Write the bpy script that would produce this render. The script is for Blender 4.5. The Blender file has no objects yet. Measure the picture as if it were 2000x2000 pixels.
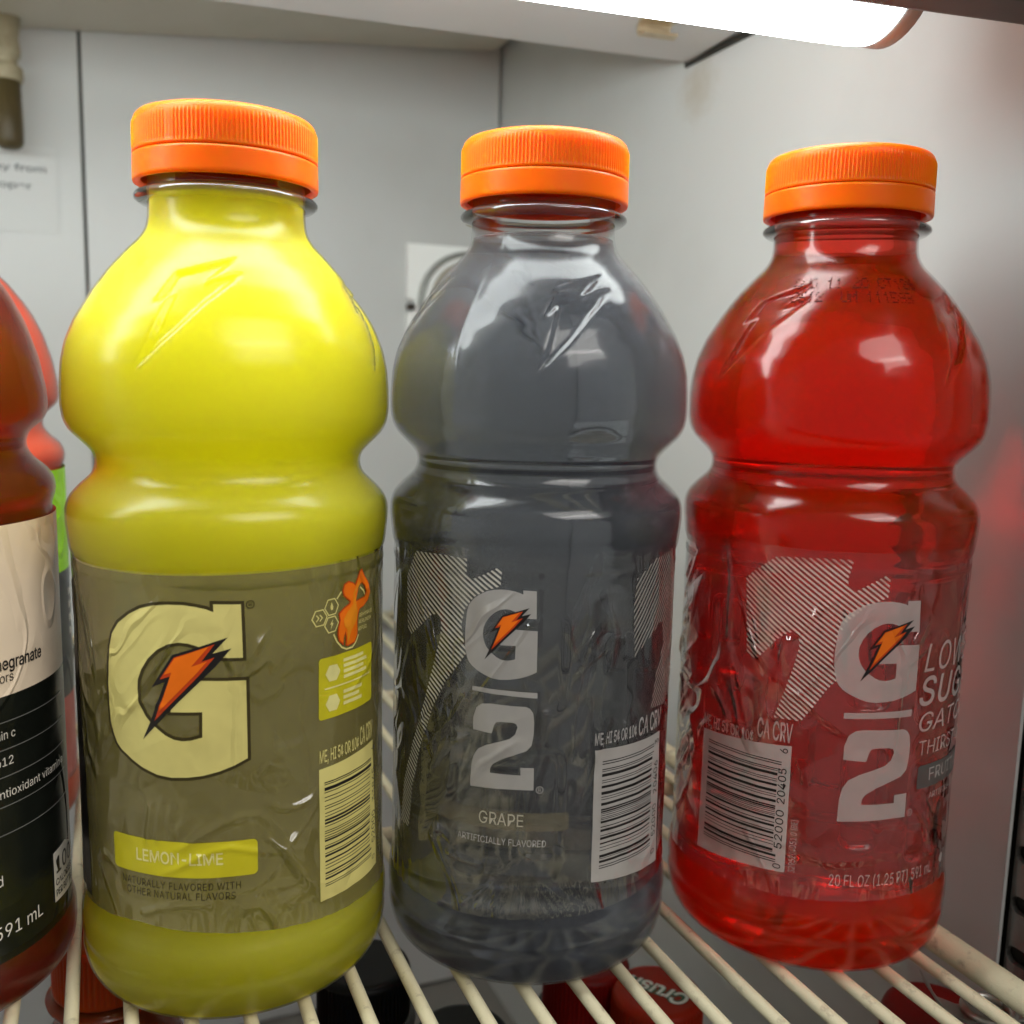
import bpy, bmesh, math, random
import numpy as np
from mathutils import Vector, Matrix
from mathutils.geometry import tessellate_polygon
from mathutils import noise as mnoise
random.seed(7)
rng = np.random.default_rng(5)
scene = bpy.context.scene
COL = scene.collection
MM = 0.001

# ---------------------------------------------------------------- camera, light, exposure
cam_d = bpy.data.cameras.new('camera')
cam = bpy.data.objects.new('camera', cam_d)
COL.objects.link(cam)
scene.camera = cam
CAM_Z = 0.14392
cam.matrix_world = (Matrix.Translation((0, 0, CAM_Z)) @ Matrix.Rotation(math.radians(-22.915), 4, 'Z')
                    @ Matrix.Rotation(math.radians(90 - 8.173), 4, 'X') @ Matrix.Rotation(math.radians(1.373), 4, 'Z'))
cam_d.sensor_width = 36
cam_d.lens = 36 * 1902.4 / 2000
cam_d.clip_start = 0.01
cam_d.clip_end = 50
cam_d.dof.use_dof = True
cam_d.dof.focus_distance = 0.225
cam_d.dof.aperture_fstop = 16
world = bpy.data.worlds.new('World')
scene.world = world
world.use_nodes = True
bg = world.node_tree.nodes['Background']
bg.inputs['Color'].default_value = (1.0, 0.965, 0.92, 1)
bg.inputs['Strength'].default_value = 0.15
# ceiling strip lamps of the shop in front of the open cooler
for lx, ly, lz, en in ((0.75, -1.35, 1.75, 26.0), (1.1, -2.6, 2.0, 30.0)):
    lamp_d = bpy.data.lights.new('shop_strip_lamp', 'AREA')
    lamp_d.shape = 'RECTANGLE'; lamp_d.size = 2.4; lamp_d.size_y = 0.9
    lamp_d.energy = en
    lamp_d.color = (1.0, 0.965, 0.91)
    lamp = bpy.data.objects.new('shop_strip_lamp', lamp_d)
    COL.objects.link(lamp)
    lamp.location = (lx, ly, lz)
    lamp.rotation_euler = (Vector((0.1, 0.22, 0.08)) - Vector(lamp.location)).to_track_quat('-Z', 'Y').to_euler()
TUBE_POWER = 10.2
vs = scene.view_settings
vs.view_transform = 'Standard'
vs.look = 'None'
vs.gamma = 1
vs.exposure = 0.42
cy = scene.cycles
cy.use_denoising = True
cy.caustics_refractive = True
cy.caustics_reflective = True
cy.blur_glossy = 0.05
cy.max_bounces = 24
cy.transmission_bounces = 16
cy.transparent_max_bounces = 32
cy.diffuse_bounces = 6
cy.glossy_bounces = 8
cy.sample_clamp_indirect = 12

# ---------------------------------------------------------------- material helpers
def srgb(r, g, b):
    f = lambda c: (c / 255 / 12.92) if c / 255 <= 0.04045 else ((c / 255 + 0.055) / 1.055) ** 2.4
    return (f(r), f(g), f(b), 1)

def new_mat(name):
    m = bpy.data.materials.new(name)
    m.use_nodes = True
    nt = m.node_tree
    nt.nodes.clear()
    out = nt.nodes.new('ShaderNodeOutputMaterial')
    return m, nt, out

def N(nt, t, **kw):
    n = nt.nodes.new(t)
    for k, v in kw.items():
        if hasattr(n, k) and k not in n.inputs:
            setattr(n, k, v)
        else:
            n.inputs[k].default_value = v
    return n

def pbsdf(nt, col, rough=0.5, **kw):
    p = nt.nodes.new('ShaderNodeBsdfPrincipled')
    p.inputs['Base Color'].default_value = col
    p.inputs['Roughness'].default_value = rough
    for k, v in kw.items():
        p.inputs[k].default_value = v
    return p

def noise_tex(nt, scale, detail=4, rough=0.55, stretch=None, coord='Object'):
    tc = nt.nodes.new('ShaderNodeTexCoord')
    n = nt.nodes.new('ShaderNodeTexNoise')
    n.inputs['Scale'].default_value = scale
    n.inputs['Detail'].default_value = detail
    n.inputs['Roughness'].default_value = rough
    if stretch:
        mp = nt.nodes.new('ShaderNodeMapping')
        mp.inputs['Scale'].default_value = stretch
        nt.links.new(tc.outputs[coord], mp.inputs['Vector'])
        nt.links.new(mp.outputs['Vector'], n.inputs['Vector'])
    else:
        nt.links.new(tc.outputs[coord], n.inputs['Vector'])
    return n

def ramp(nt, src, stops):
    r = nt.nodes.new('ShaderNodeValToRGB')
    el = r.color_ramp.elements
    while len(el) < len(stops):
        el.new(0.5)
    for e, (p, c) in zip(el, stops):
        e.position = p
        e.color = c
    nt.links.new(src, r.inputs['Fac'])
    return r

def add_bump(nt, shader, src, strength, dist):
    b = nt.nodes.new('ShaderNodeBump')
    b.inputs['Strength'].default_value = strength
    b.inputs['Distance'].default_value = dist
    nt.links.new(src, b.inputs['Height'])
    nt.links.new(b.outputs['Normal'], shader.inputs['Normal'])
    return b

def mat_grimy(name, col, dirt, rough, scale=30, lo=0.55, hi=0.8, bump=0.05, spec=0.4, stretch=None, metallic=0.0):
    m, nt, out = new_mat(name)
    p = pbsdf(nt, col, rough, **{'Specular IOR Level': spec, 'Metallic': metallic})
    n = noise_tex(nt, scale, 6, 0.6, stretch)
    r = ramp(nt, n.outputs['Fac'], [(lo, col), (hi, dirt)])
    nt.links.new(r.outputs['Color'], p.inputs['Base Color'])
    n2 = noise_tex(nt, scale * 14, 3)
    add_bump(nt, p, n2.outputs['Fac'], bump, 0.0004)
    nt.links.new(p.outputs[0], out.inputs['Surface'])
    return m

def mat_plain(name, col, rough=0.5, spec=0.4, metallic=0.0):
    m, nt, out = new_mat(name)
    p = pbsdf(nt, col, rough, **{'Specular IOR Level': spec, 'Metallic': metallic})
    n = noise_tex(nt, 900, 3)
    add_bump(nt, p, n.outputs['Fac'], 0.04, 0.0002)
    nt.links.new(p.outputs[0], out.inputs['Surface'])
    return m

def mat_film(name, tint=(1, 1, 1, 1), rough=0.06, bump=0.0, ior=1.5, milky=0.0, boost=1.0, scale=220, creased=False):
    """thin clear plastic: transparent with a fresnel gloss"""
    m, nt, out = new_mat(name)
    tr = N(nt, 'ShaderNodeBsdfTransparent'); tr.inputs['Color'].default_value = tint
    gl = N(nt, 'ShaderNodeBsdfGlossy'); gl.inputs['Roughness'].default_value = rough
    fr = N(nt, 'ShaderNodeFresnel'); fr.inputs['IOR'].default_value = ior
    fac = fr.outputs['Fac']
    if boost != 1.0:
        mu = N(nt, 'ShaderNodeMath', operation='MULTIPLY'); mu.inputs[1].default_value = boost
        mu.use_clamp = True
        nt.links.new(fac, mu.inputs[0]); fac = mu.outputs[0]
    if bump:
        if creased:
            crease(nt, [gl.inputs['Normal'], fr.inputs['Normal']], bump, 0.0030)
        else:
            n = noise_tex(nt, scale, 4, 0.5, (1, 1, 0.5))
            b = add_bump(nt, gl, n.outputs['Fac'], bump, 0.0012)
            nt.links.new(b.outputs['Normal'], fr.inputs['Normal'])
    mx = N(nt, 'ShaderNodeMixShader')
    base = tr
    if milky:
        df = N(nt, 'ShaderNodeBsdfDiffuse'); df.inputs['Color'].default_value = (0.7, 0.7, 0.68, 1)
        m0 = N(nt, 'ShaderNodeMixShader'); m0.inputs['Fac'].default_value = milky
        nt.links.new(tr.outputs[0], m0.inputs[1]); nt.links.new(df.outputs[0], m0.inputs[2])
        base = m0
    nt.links.new(fac, mx.inputs['Fac'])
    nt.links.new(base.outputs[0], mx.inputs[1])
    nt.links.new(gl.outputs[0], mx.inputs[2])
    nt.links.new(mx.outputs[0], out.inputs['Surface'])
    return m

def mat_ink(name, col, clear=0.0, rough=0.35, spec=0.35, mottle=0.12, crs=0.45):
    """printed ink on film; clear = share of what lies behind that shows through"""
    m, nt, out = new_mat(name)
    p = pbsdf(nt, col, rough, **{'Specular IOR Level': spec})
    n = noise_tex(nt, 90, 3)
    d = (col[0] * (1 - mottle), col[1] * (1 - mottle), col[2] * (1 - mottle), 1)
    r = ramp(nt, n.outputs['Fac'], [(0.35, d), (0.65, col)])
    nt.links.new(r.outputs['Color'], p.inputs['Base Color'])
    crease(nt, [p.inputs['Normal']], crs, 0.0030)
    if clear:
        tr = N(nt, 'ShaderNodeBsdfTransparent')
        mx = N(nt, 'ShaderNodeMixShader'); mx.inputs['Fac'].default_value = clear
        nt.links.new(p.outputs[0], mx.inputs[1]); nt.links.new(tr.outputs[0], mx.inputs[2])
        nt.links.new(mx.outputs[0], out.inputs['Surface'])
    else:
        nt.links.new(p.outputs[0], out.inputs['Surface'])
    return m

def mat_liquid(name, col, density, murk=None, murk_fac=0.0, ior=1.34, murk_radius=(1, 0.6, 0.5)):
    m, nt, out = new_mat(name)
    g = N(nt, 'ShaderNodeBsdfGlass'); g.inputs['IOR'].default_value = ior; g.inputs['Roughness'].default_value = 0.05
    mx = g
    last = mx
    if murk_fac:
        p = pbsdf(nt, murk, 0.3, **{'Subsurface Weight': 1.0, 'Subsurface Scale': 0.12, 'Specular IOR Level': 0.0})
        p.inputs['Subsurface Radius'].default_value = murk_radius
        m2 = N(nt, 'ShaderNodeMixShader'); m2.inputs['Fac'].default_value = murk_fac
        nt.links.new(mx.outputs[0], m2.inputs[1]); nt.links.new(p.outputs[0], m2.inputs[2])
        last = m2
    nt.links.new(last.outputs[0], out.inputs['Surface'])
    va = N(nt, 'ShaderNodeVolumeAbsorption'); va.inputs['Color'].default_value = col; va.inputs['Density'].default_value = density
    nt.links.new(va.outputs[0], out.inputs['Volume'])
    return m

def mat_cloudy(name, col, scale=0.02, radius=(1.0, 0.8, 0.12), spec=0.3):
    m, nt, out = new_mat(name)
    p = pbsdf(nt, col, 0.25, **{'Subsurface Weight': 1.0, 'Subsurface Scale': scale, 'Specular IOR Level': spec})
    p.inputs['Subsurface Radius'].default_value = radius
    nt.links.new(p.outputs[0], out.inputs['Surface'])
    return m

def mat_cap(name, col):
    m, nt, out = new_mat(name)
    p = pbsdf(nt, col, 0.38, **{'Subsurface Weight': 1.0, 'Subsurface Scale': 0.003, 'Specular IOR Level': 0.2})
    p.inputs['Subsurface Radius'].default_value = (1.0, 0.3, 0.05)
    n = noise_tex(nt, 600, 3)
    add_bump(nt, p, n.outputs['Fac'], 0.05, 0.0003)
    nt.links.new(p.outputs[0], out.inputs['Surface'])
    return m

def crease(nt, shader_inputs, strength, dist, scale=40):
    """soft folds of a loose shrink film: ridges of a warped noise, in patches"""
    tc = nt.nodes.new('ShaderNodeTexCoord')
    mp = nt.nodes.new('ShaderNodeMapping')
    mp.inputs['Rotation'].default_value = (0.5, 0.35, 0.0)
    mp.inputs['Scale'].default_value = (1.0, 1.0, 0.55)
    nt.links.new(tc.outputs['Object'], mp.inputs['Vector'])
    n = nt.nodes.new('ShaderNodeTexNoise'); n.inputs['Scale'].default_value = scale; n.inputs['Detail'].default_value = 1.5
    n.inputs['Distortion'].default_value = 1.2
    nt.links.new(mp.outputs['Vector'], n.inputs['Vector'])
    r = nt.nodes.new('ShaderNodeValToRGB')
    el = r.color_ramp.elements
    el[0].position = 0.36; el[0].color = (0.45, 0.45, 0.45, 1)
    el[1].position = 0.66; el[1].color = (0.5, 0.5, 0.5, 1)
    for p_, c_ in ((0.46, 0.43), (0.51, 0.85), (0.54, 0.5), (0.61, 0.58)):
        e = el.new(p_); e.color = (c_, c_, c_, 1)
    nt.links.new(n.outputs['Fac'], r.inputs['Fac'])
    k = nt.nodes.new('ShaderNodeTexNoise'); k.inputs['Scale'].default_value = 26; k.inputs['Detail'].default_value = 1
    nt.links.new(tc.outputs['Object'], k.inputs['Vector'])
    kr = nt.nodes.new('ShaderNodeValToRGB')
    kr.color_ramp.elements[0].position = 0.42; kr.color_ramp.elements[0].color = (0, 0, 0, 1)
    kr.color_ramp.elements[1].position = 0.54; kr.color_ramp.elements[1].color = (1, 1, 1, 1)
    nt.links.new(k.outputs['Fac'], kr.inputs['Fac'])
    mu = nt.nodes.new('ShaderNodeMath'); mu.operation = 'MULTIPLY'
    nt.links.new(r.outputs['Color'], mu.inputs[0]); nt.links.new(kr.outputs['Color'], mu.inputs[1])
    b = nt.nodes.new('ShaderNodeBump'); b.inputs['Strength'].default_value = strength; b.inputs['Distance'].default_value = dist
    nt.links.new(mu.outputs[0], b.inputs['Height'])
    for i in shader_inputs:
        nt.links.new(b.outputs['Normal'], i)
    return b

M = {}
M['wall'] = mat_grimy('wall_white_liner', (0.58, 0.59, 0.58, 1), (0.52, 0.52, 0.50, 1), 0.34, 9, 0.5, 0.85, 0.03, 0.45)
def stain_wall():
    m = mat_grimy('wall_white_liner_stained', (0.58, 0.59, 0.58, 1), (0.52, 0.52, 0.50, 1), 0.34, 9, 0.5, 0.85, 0.03, 0.45)
    nt = m.node_tree
    p = next(n for n in nt.nodes if n.type == 'BSDF_PRINCIPLED')
    src = p.inputs['Base Color'].links[0].from_socket
    tc = nt.nodes.new('ShaderNodeTexCoord')
    # rust weeping from the corner of the fixture
    d = nt.nodes.new('ShaderNodeVectorMath'); d.operation = 'DISTANCE'
    d.inputs[1].default_value = (0.232, 0.362, 0.262)
    nt.links.new(tc.outputs['Object'], d.inputs[0])
    n = noise_tex(nt, 160, 4)
    ad = nt.nodes.new('ShaderNodeMath'); ad.operation = 'MULTIPLY_ADD'; ad.inputs[1].default_value = 0.016
    nt.links.new(n.outputs['Fac'], ad.inputs[0]); nt.links.new(d.outputs['Value'], ad.inputs[2])
    r = ramp(nt, ad.outputs[0], [(0.010, (1, 1, 1, 1)), (0.024, (0, 0, 0, 1))])
    mx = nt.nodes.new('ShaderNodeMixRGB'); mx.inputs[2].default_value = (0.33, 0.25, 0.12, 1)
    ml = nt.nodes.new('ShaderNodeMath'); ml.operation = 'MULTIPLY'; ml.inputs[1].default_value = 0.4
    nt.links.new(r.outputs['Color'], ml.inputs[0]); nt.links.new(ml.outputs[0], mx.inputs[0])
    nt.links.new(src, mx.inputs[1])
    # fly specks
    v = nt.nodes.new('ShaderNodeTexVoronoi'); v.inputs['Scale'].default_value = 17
    nt.links.new(tc.outputs['Object'], v.inputs['Vector'])
    r2 = ramp(nt, v.outputs['Distance'], [(0.008, (1, 1, 1, 1)), (0.013, (0, 0, 0, 1))])
    mx2 = nt.nodes.new('ShaderNodeMixRGB'); mx2.inputs[2].default_value = (0.10, 0.08, 0.06, 1)
    nt.links.new(r2.outputs['Color'], mx2.inputs[0]); nt.links.new(mx.outputs[0], mx2.inputs[1])
    nt.links.new(mx2.outputs[0], p.inputs['Base Color'])
    return m
M['wall_right'] = stain_wall()
M['tray'] = mat_grimy('tray_beige_liner', (0.56, 0.53, 0.45, 1), (0.48, 0.44, 0.35, 1), 0.45, 14, 0.45, 0.85, 0.03)
M['housing'] = mat_grimy('fixture_white_paint', (0.62, 0.61, 0.60, 1), (0.55, 0.54, 0.52, 1), 0.3, 12, 0.5, 0.9, 0.03)
M['seam'] = mat_plain('seam_shadow_gap', (0.10, 0.10, 0.09, 1), 0.8)
M['wire'] = mat_grimy('wire_cream_coating', (0.68, 0.62, 0.43, 1), (0.22, 0.17, 0.11, 1), 0.45, 230, 0.56, 0.80, 0.3, 0.3)
M['metal'] = mat_grimy('galvanised_steel', (0.55, 0.54, 0.51, 1), (0.33, 0.30, 0.26, 1), 0.38, 60, 0.4, 0.8, 0.08, 0.5, None, 0.9)
M['holder'] = mat_grimy('dull_lamp_cap', (0.27, 0.33, 0.34, 1), (0.2, 0.22, 0.22, 1), 0.5, 80)
M['clip'] = mat_grimy('tan_zinc_clip', (0.66, 0.57, 0.40, 1), (0.40, 0.30, 0.19, 1), 0.3, 90, 0.35, 0.75, 0.08, 0.5, None, 0.75)
M['metal_dark'] = mat_grimy('dark_fascia_paint', (0.060, 0.048, 0.038, 1), (0.035, 0.028, 0.022, 1), 0.55, 40, 0.4, 0.8, 0.05, 0.3)
M['plate'] = mat_grimy('bright_white_plate', (0.97, 0.985, 0.965, 1), (0.92, 0.94, 0.91, 1), 0.4, 30, 0.5, 0.9, 0.03, 0.5)
M['ring'] = mat_plain('grey_ring', (0.33, 0.34, 0.32, 1), 0.4, 0.5, 0.4)
M['disc'] = mat_plain('cream_disc', (0.62, 0.58, 0.47, 1), 0.5)
M['hose'] = mat_grimy('stained_drain_hose', (0.115, 0.085, 0.032, 1), (0.05, 0.034, 0.012, 1), 0.45, 60, 0.35, 0.75, 0.1, 0.4, (1, 1, 0.25))
M['hose_collar'] = mat_grimy('yellowed_collar', (0.40, 0.35, 0.23, 1), (0.2, 0.15, 0.08, 1), 0.5, 70, 0.45, 0.8)
M['ink_grey'] = mat_plain('sticker_text', (0.16, 0.17, 0.18, 1), 0.6)
M['sticker'] = mat_plain('sticker_paper', (0.61, 0.62, 0.61, 1), 0.4)
M['rust'] = mat_plain('rust_stain', (0.33, 0.26, 0.15, 1), 0.7)
M['dark_gap'] = mat_plain('black_sealant_and_slot_shade', (0.03, 0.028, 0.022, 1), 0.7)  # sealant bead, and the painted shade behind the strip slots
M['floor'] = mat_grimy('floor_liner', (0.22, 0.205, 0.185, 1), (0.13, 0.12, 0.105, 1), 0.5, 12)
M['cap_orange'] = mat_cap('cap_orange_plastic', (1.0, 0.15, 0.0, 1))
M['pet'] = mat_film('clear_bottle_plastic', (0.985, 0.985, 0.985, 1), 0.17, 0.04, 1.5, 0.0, 0.55, 60)
M['pet_gloss'] = mat_film('glossy_bottle_plastic', (0.985, 0.985, 0.985, 1), 0.24, 0.04, 1.5, 0.0, 0.75, 60)
M['pet_ring'] = mat_film('thick_clear_plastic', (0.90, 0.88, 0.87, 1), 0.05, 0.0, 1.6, 0.04, 1.5)
M['film'] = mat_film('clear_label_film', (0.975, 0.975, 0.97, 1), 0.08, 0.9, 1.5, 0.018, 2.4, 150, True)
M['drink_yellow'] = mat_cloudy('cloudy_yellow_drink', (1.0, 0.88, 0.03, 1), 0.22, (1.0, 0.95, 0.08), 0.0)
M['drink_grey'] = mat_liquid('smoky_grey_drink', (0.50, 0.525, 0.57, 1), 38, (0.20, 0.22, 0.26, 1), 0.26, 1.34, (1, 1, 1))
M['drink_red'] = mat_liquid('clear_red_drink', (0.999, 0.12, 0.01, 1), 100, (1.0, 0.11, 0.001, 1), 0.13, 1.34, (1, 0.1, 0.03))
M['drink_pom'] = mat_liquid('dark_pomegranate_drink', (0.86, 0.16, 0.08, 1), 50, (0.45, 0.05, 0.025, 1), 0.28)
M['drink_coral'] = mat_cloudy('coral_drink', (0.80, 0.16, 0.085, 1), 0.012, (1, 0.4, 0.3))
M['ink_olive'] = mat_ink('olive_label_ink', (0.165, 0.140, 0.062, 1), 0.26, 0.11, 1.0, 0.12, 1.0)
M['ink_cream'] = mat_ink('cream_label_ink', (0.72, 0.64, 0.22, 1), 0.05, 0.3, 0.45)
M['ink_outline'] = mat_ink('dark_olive_ink', (0.045, 0.034, 0.008, 1), 0.0)
M['ink_black'] = mat_ink('black_ink', (0.012, 0.010, 0.010, 1), 0.0)
M['ink_orange'] = mat_ink('orange_ink', (0.85, 0.165, 0.004, 1), 0.0)
M['ink_redor'] = mat_ink('red_orange_ink', (0.55, 0.05, 0.006, 1), 0.0)
M['ink_amber'] = mat_ink('amber_ink', (0.80, 0.26, 0.01, 1), 0.0)
M['ink_lime'] = mat_ink('lime_yellow_ink', (0.56, 0.50, 0.012, 1), 0.0, 0.3, 0.45)
M['ink_pale_lime'] = mat_ink('pale_lime_ink', (0.78, 0.73, 0.30, 1), 0.05)
M['ink_white'] = mat_ink('white_ink', (0.66, 0.63, 0.60, 1), 0.50, 0.4, 0.3)
M['ink_white_solid'] = mat_ink('white_backing_ink', (0.64, 0.61, 0.58, 1), 0.40, 0.4, 0.3)
M['ink_hatch'] = mat_ink('white_hatch_ink', (0.78, 0.75, 0.66, 1), 0.35, 0.4, 0.3)
M['ink_hatch_faint'] = mat_ink('faint_hatch_ink', (0.66, 0.62, 0.55, 1), 0.62, 0.4, 0.3)
M['ink_smoke'] = mat_ink('grey_band_ink', (0.10, 0.10, 0.095, 1), 0.15)
M['ink_tan'] = mat_ink('tan_band_ink', (0.30, 0.26, 0.16, 1), 0.72)
M['ink_tan_text'] = mat_ink('tan_text_ink', (0.60, 0.56, 0.46, 1), 0.35)
M['ink_date'] = mat_plain('date_dots_ink', (0.012, 0.003, 0.003, 1), 0.6, 0.1)
M['pom_white'] = mat_ink('ivory_label', (0.80, 0.66, 0.50, 1), 0.0, 0.3, 0.5, 0.04)
M['pom_black'] = mat_ink('black_label', (0.010, 0.012, 0.009, 1), 0.0, 0.25, 0.5, 0.3)
M['pom_print'] = mat_ink('label_white_print', (0.72, 0.68, 0.60, 1), 0.0)
M['pom_line'] = mat_ink('label_grey_line', (0.16, 0.16, 0.15, 1), 0.0)
M['back_green'] = mat_ink('acid_green_label', (0.36, 0.80, 0.01, 1), 0.0)
M['back_dark'] = mat_ink('charcoal_label', (0.045, 0.052, 0.06, 1), 0.0, 0.3, 0.5)
M['back_pink'] = mat_ink('pink_label', (0.55, 0.14, 0.13, 1), 0.0)
M['cap_pale'] = mat_cap('cap_pale_plastic', (0.72, 0.60, 0.56, 1))
M['cap_black'] = mat_cap('cap_black_plastic', (0.004, 0.004, 0.004, 1))
M['cap_red'] = mat_cap('cap_red_plastic', (0.16, 0.004, 0.003, 1))
M['cap_rust'] = mat_cap('cap_rust_plastic', (0.40, 0.055, 0.008, 1))
M['cap_brown'] = mat_cap('cap_brown_plastic', (0.06, 0.012, 0.004, 1))
M['cap_vermilion'] = mat_cap('cap_vermilion_plastic', (0.28, 0.018, 0.005, 1))
M['cola'] = mat_plain('dark_cola_bottle', (0.012, 0.009, 0.008, 1), 0.08, 0.6)
M['orange_soda'] = mat_cloudy('amber_soda', (0.16, 0.03, 0.006, 1), 0.01, (1, 0.3, 0.1), 0.5)
M['mint'] = mat_plain('mint_print', (0.62, 0.75, 0.68, 1), 0.5)
M['green'] = mat_plain('dark_green_print', (0.02, 0.13, 0.07, 1), 0.5)
m, nt, out = new_mat('lamp_tube_glow')
em = N(nt, 'ShaderNodeEmission'); em.inputs['Color'].default_value = (0.95, 1.0, 0.985, 1); em.inputs['Strength'].default_value = TUBE_POWER
nt.links.new(em.outputs[0], out.inputs['Surface'])
M['glow'] = m

# ---------------------------------------------------------------- object helpers
def link(o, parent=None):
    COL.objects.link(o)
    if parent is not None:
        o.parent = parent
    return o

def empty(name, loc, label, cat, group=None, rz=0):
    o = bpy.data.objects.new(name, None)
    o.empty_display_size = 0.02
    o.location = loc
    o.rotation_euler = (0, 0, rz)
    o['label'] = label
    o['category'] = cat
    if group:
        o['group'] = group
    COL.objects.link(o)
    return o

def mesh_obj(name, verts, faces, mats, parent=None, smooth=True, fmat=None, loc=None):
    me = bpy.data.meshes.new(name)
    me.from_pydata([tuple(map(float, v)) for v in verts], [], faces)
    for mm in (mats if isinstance(mats, (list, tuple)) else [mats]):
        me.materials.append(mm)
    if fmat is not None:
        me.polygons.foreach_set('material_index', fmat)
    if smooth:
        me.polygons.foreach_set('use_smooth', [True] * len(me.polygons))
    me.update()
    o = bpy.data.objects.new(name, me)
    if loc is not None:
        o.location = loc
    return link(o, parent)

def bm_obj(name, bm, mats, parent=None, smooth=False, loc=None, bevel=0.0):
    if bevel:
        bmesh.ops.bevel(bm, geom=bm.edges[:], offset=bevel, segments=2, profile=0.7, affect='EDGES')
    bmesh.ops.recalc_face_normals(bm, faces=bm.faces[:])
    me = bpy.data.meshes.new(name)
    bm.to_mesh(me)
    bm.free()
    for mm in (mats if isinstance(mats, (list, tuple)) else [mats]):
        me.materials.append(mm)
    if smooth:
        me.polygons.foreach_set('use_smooth', [True] * len(me.polygons))
    o = bpy.data.objects.new(name, me)
    if loc is not None:
        o.location = loc
    return link(o, parent)

def add_hexa(bm, c8):
    v = [bm.verts.new(c) for c in c8]
    for f in ((0, 1, 2, 3), (4, 7, 6, 5), (0, 4, 5, 1), (1, 5, 6, 2), (2, 6, 7, 3), (3, 7, 4, 0)):
        bm.faces.new([v[i] for i in f])

def add_box(bm, x0, x1, y0, y1, z0, z1):
    add_hexa(bm, [(x0, y0, z0), (x1, y0, z0), (x1, y1, z0), (x0, y1, z0), (x0, y0, z1), (x1, y0, z1), (x1, y1, z1), (x0, y1, z1)])

def tube_mesh(pts, r, n=16, caps=True):
    pts = [Vector(p) for p in pts]
    verts, faces = [], []
    up0 = Vector((0, 0, 1))
    for i, p in enumerate(pts):
        d = (pts[min(i + 1, len(pts) - 1)] - pts[max(i - 1, 0)]).normalized()
        a = d.cross(up0 if abs(d.z) < 0.9 else Vector((1, 0, 0))).normalized()
        b = d.cross(a).normalized()
        rr = r[i] if isinstance(r, (list, tuple)) else r
        for k in range(n):
            t = 2 * math.pi * k / n
            verts.append(p + a * rr * math.cos(t) + b * rr * math.sin(t))
    for i in range(len(pts) - 1):
        for k in range(n):
            faces.append((i * n + k, i * n + (k + 1) % n, (i + 1) * n + (k + 1) % n, (i + 1) * n + k))
    if caps:
        faces.append(tuple(range(n - 1, -1, -1)))
        faces.append(tuple((len(pts) - 1) * n + k for k in range(n)))
    return verts, faces

def tube_obj(name, pts, r, mat, parent=None, n=16):
    v, f = tube_mesh(pts, r, n)
    return mesh_obj(name, v, f, mat, parent)

def lathe(prof, nth, disp=None, a0=0.0):
    """prof: (r, z) in mm from bottom to top; angle 0 faces -Y. returns verts in metres, faces"""
    prof = np.asarray(prof, float)
    th = a0 + np.arange(nth) * 2 * np.pi / nth
    verts = []
    rings = []
    faces = []
    for r, z in prof:
        if r < 1e-6:
            rings.append([len(verts)])
            verts.append((0, 0, z * MM))
        else:
            rr = np.full(nth, r)
            if disp is not None:
                rr = rr + disp(th, z, r)
            base = len(verts)
            rings.append(list(range(base, base + nth)))
            verts.extend(zip(rr * np.sin(th) * MM, -rr * np.cos(th) * MM, np.full(nth, z * MM)))
    for a, b in zip(rings[:-1], rings[1:]):
        if len(a) == 1 and len(b) == 1:
            continue
        if len(a) == 1:
            faces += [(a[0], b[(k + 1) % nth], b[k]) for k in range(nth)]
        elif len(b) == 1:
            faces += [(a[k], a[(k + 1) % nth], b[0]) for k in range(nth)]
        else:
            faces += [(a[k], a[(k + 1) % nth], b[(k + 1) % nth], b[k]) for k in range(nth)]
    return verts, faces

def lathe_obj(name, prof, nth, mat, parent=None, disp=None, loc=None):
    v, f = lathe(prof, nth, disp)
    return mesh_obj(name, v, f, mat, parent, loc=loc)

def resample(prof, step, smooth=0.0):
    p = np.asarray(prof, float)
    d = np.r_[0, np.cumsum(np.hypot(*np.diff(p, axis=0).T))]
    n = max(2, int(d[-1] / step))
    t = np.linspace(0, d[-1], n)
    q = np.c_[np.interp(t, d, p[:, 0]), np.interp(t, d, p[:, 1])]
    if smooth:
        s = smooth / step
        k = int(3 * s) + 1
        w = np.exp(-0.5 * (np.arange(-k, k + 1) / s) ** 2)
        w /= w.sum()
        for c in (0, 1):
            pad = np.r_[2 * q[0, c] - q[k:0:-1, c], q[:, c], 2 * q[-1, c] - q[-2:-k - 2:-1, c]]
            q[:, c] = np.convolve(pad, w, 'valid')
        q[0] = p[0]
        q[-1] = p[-1]
    return q

# ---------------------------------------------------------------- flat print wrapped on a label
def offset_poly(poly, d):
    """grow a closed polygon by d (mitred)"""
    p = [Vector(a) for a in poly]
    area = sum(p[i].x * p[(i + 1) % len(p)].y - p[(i + 1) % len(p)].x * p[i].y for i in range(len(p)))
    s = 1 if area > 0 else -1
    out = []
    for i in range(len(p)):
        e0 = (p[i] - p[i - 1]).normalized()
        e1 = (p[(i + 1) % len(p)] - p[i]).normalized()
        n0 = Vector((e0.y, -e0.x)) * s
        n1 = Vector((e1.y, -e1.x)) * s
        m = n0 + n1
        k = max(m.length_squared / 2, 0.35)
        out.append(tuple(p[i] + m * (d / k)))
    return out

def stroke(pts, w, closed=False):
    """quads along a polyline"""
    polys = []
    n = len(pts)
    for i in range(n if closed else n - 1):
        a, b = Vector(pts[i]), Vector(pts[(i + 1) % n])
        d = (b - a)
        if d.length < 1e-6:
            continue
        d.normalize()
        nn = Vector((-d.y, d.x)) * w / 2
        e = d * w * 0.3
        polys.append([tuple(a - e - nn), tuple(b + e - nn), tuple(b + e + nn), tuple(a - e + nn)])
    return polys

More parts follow.
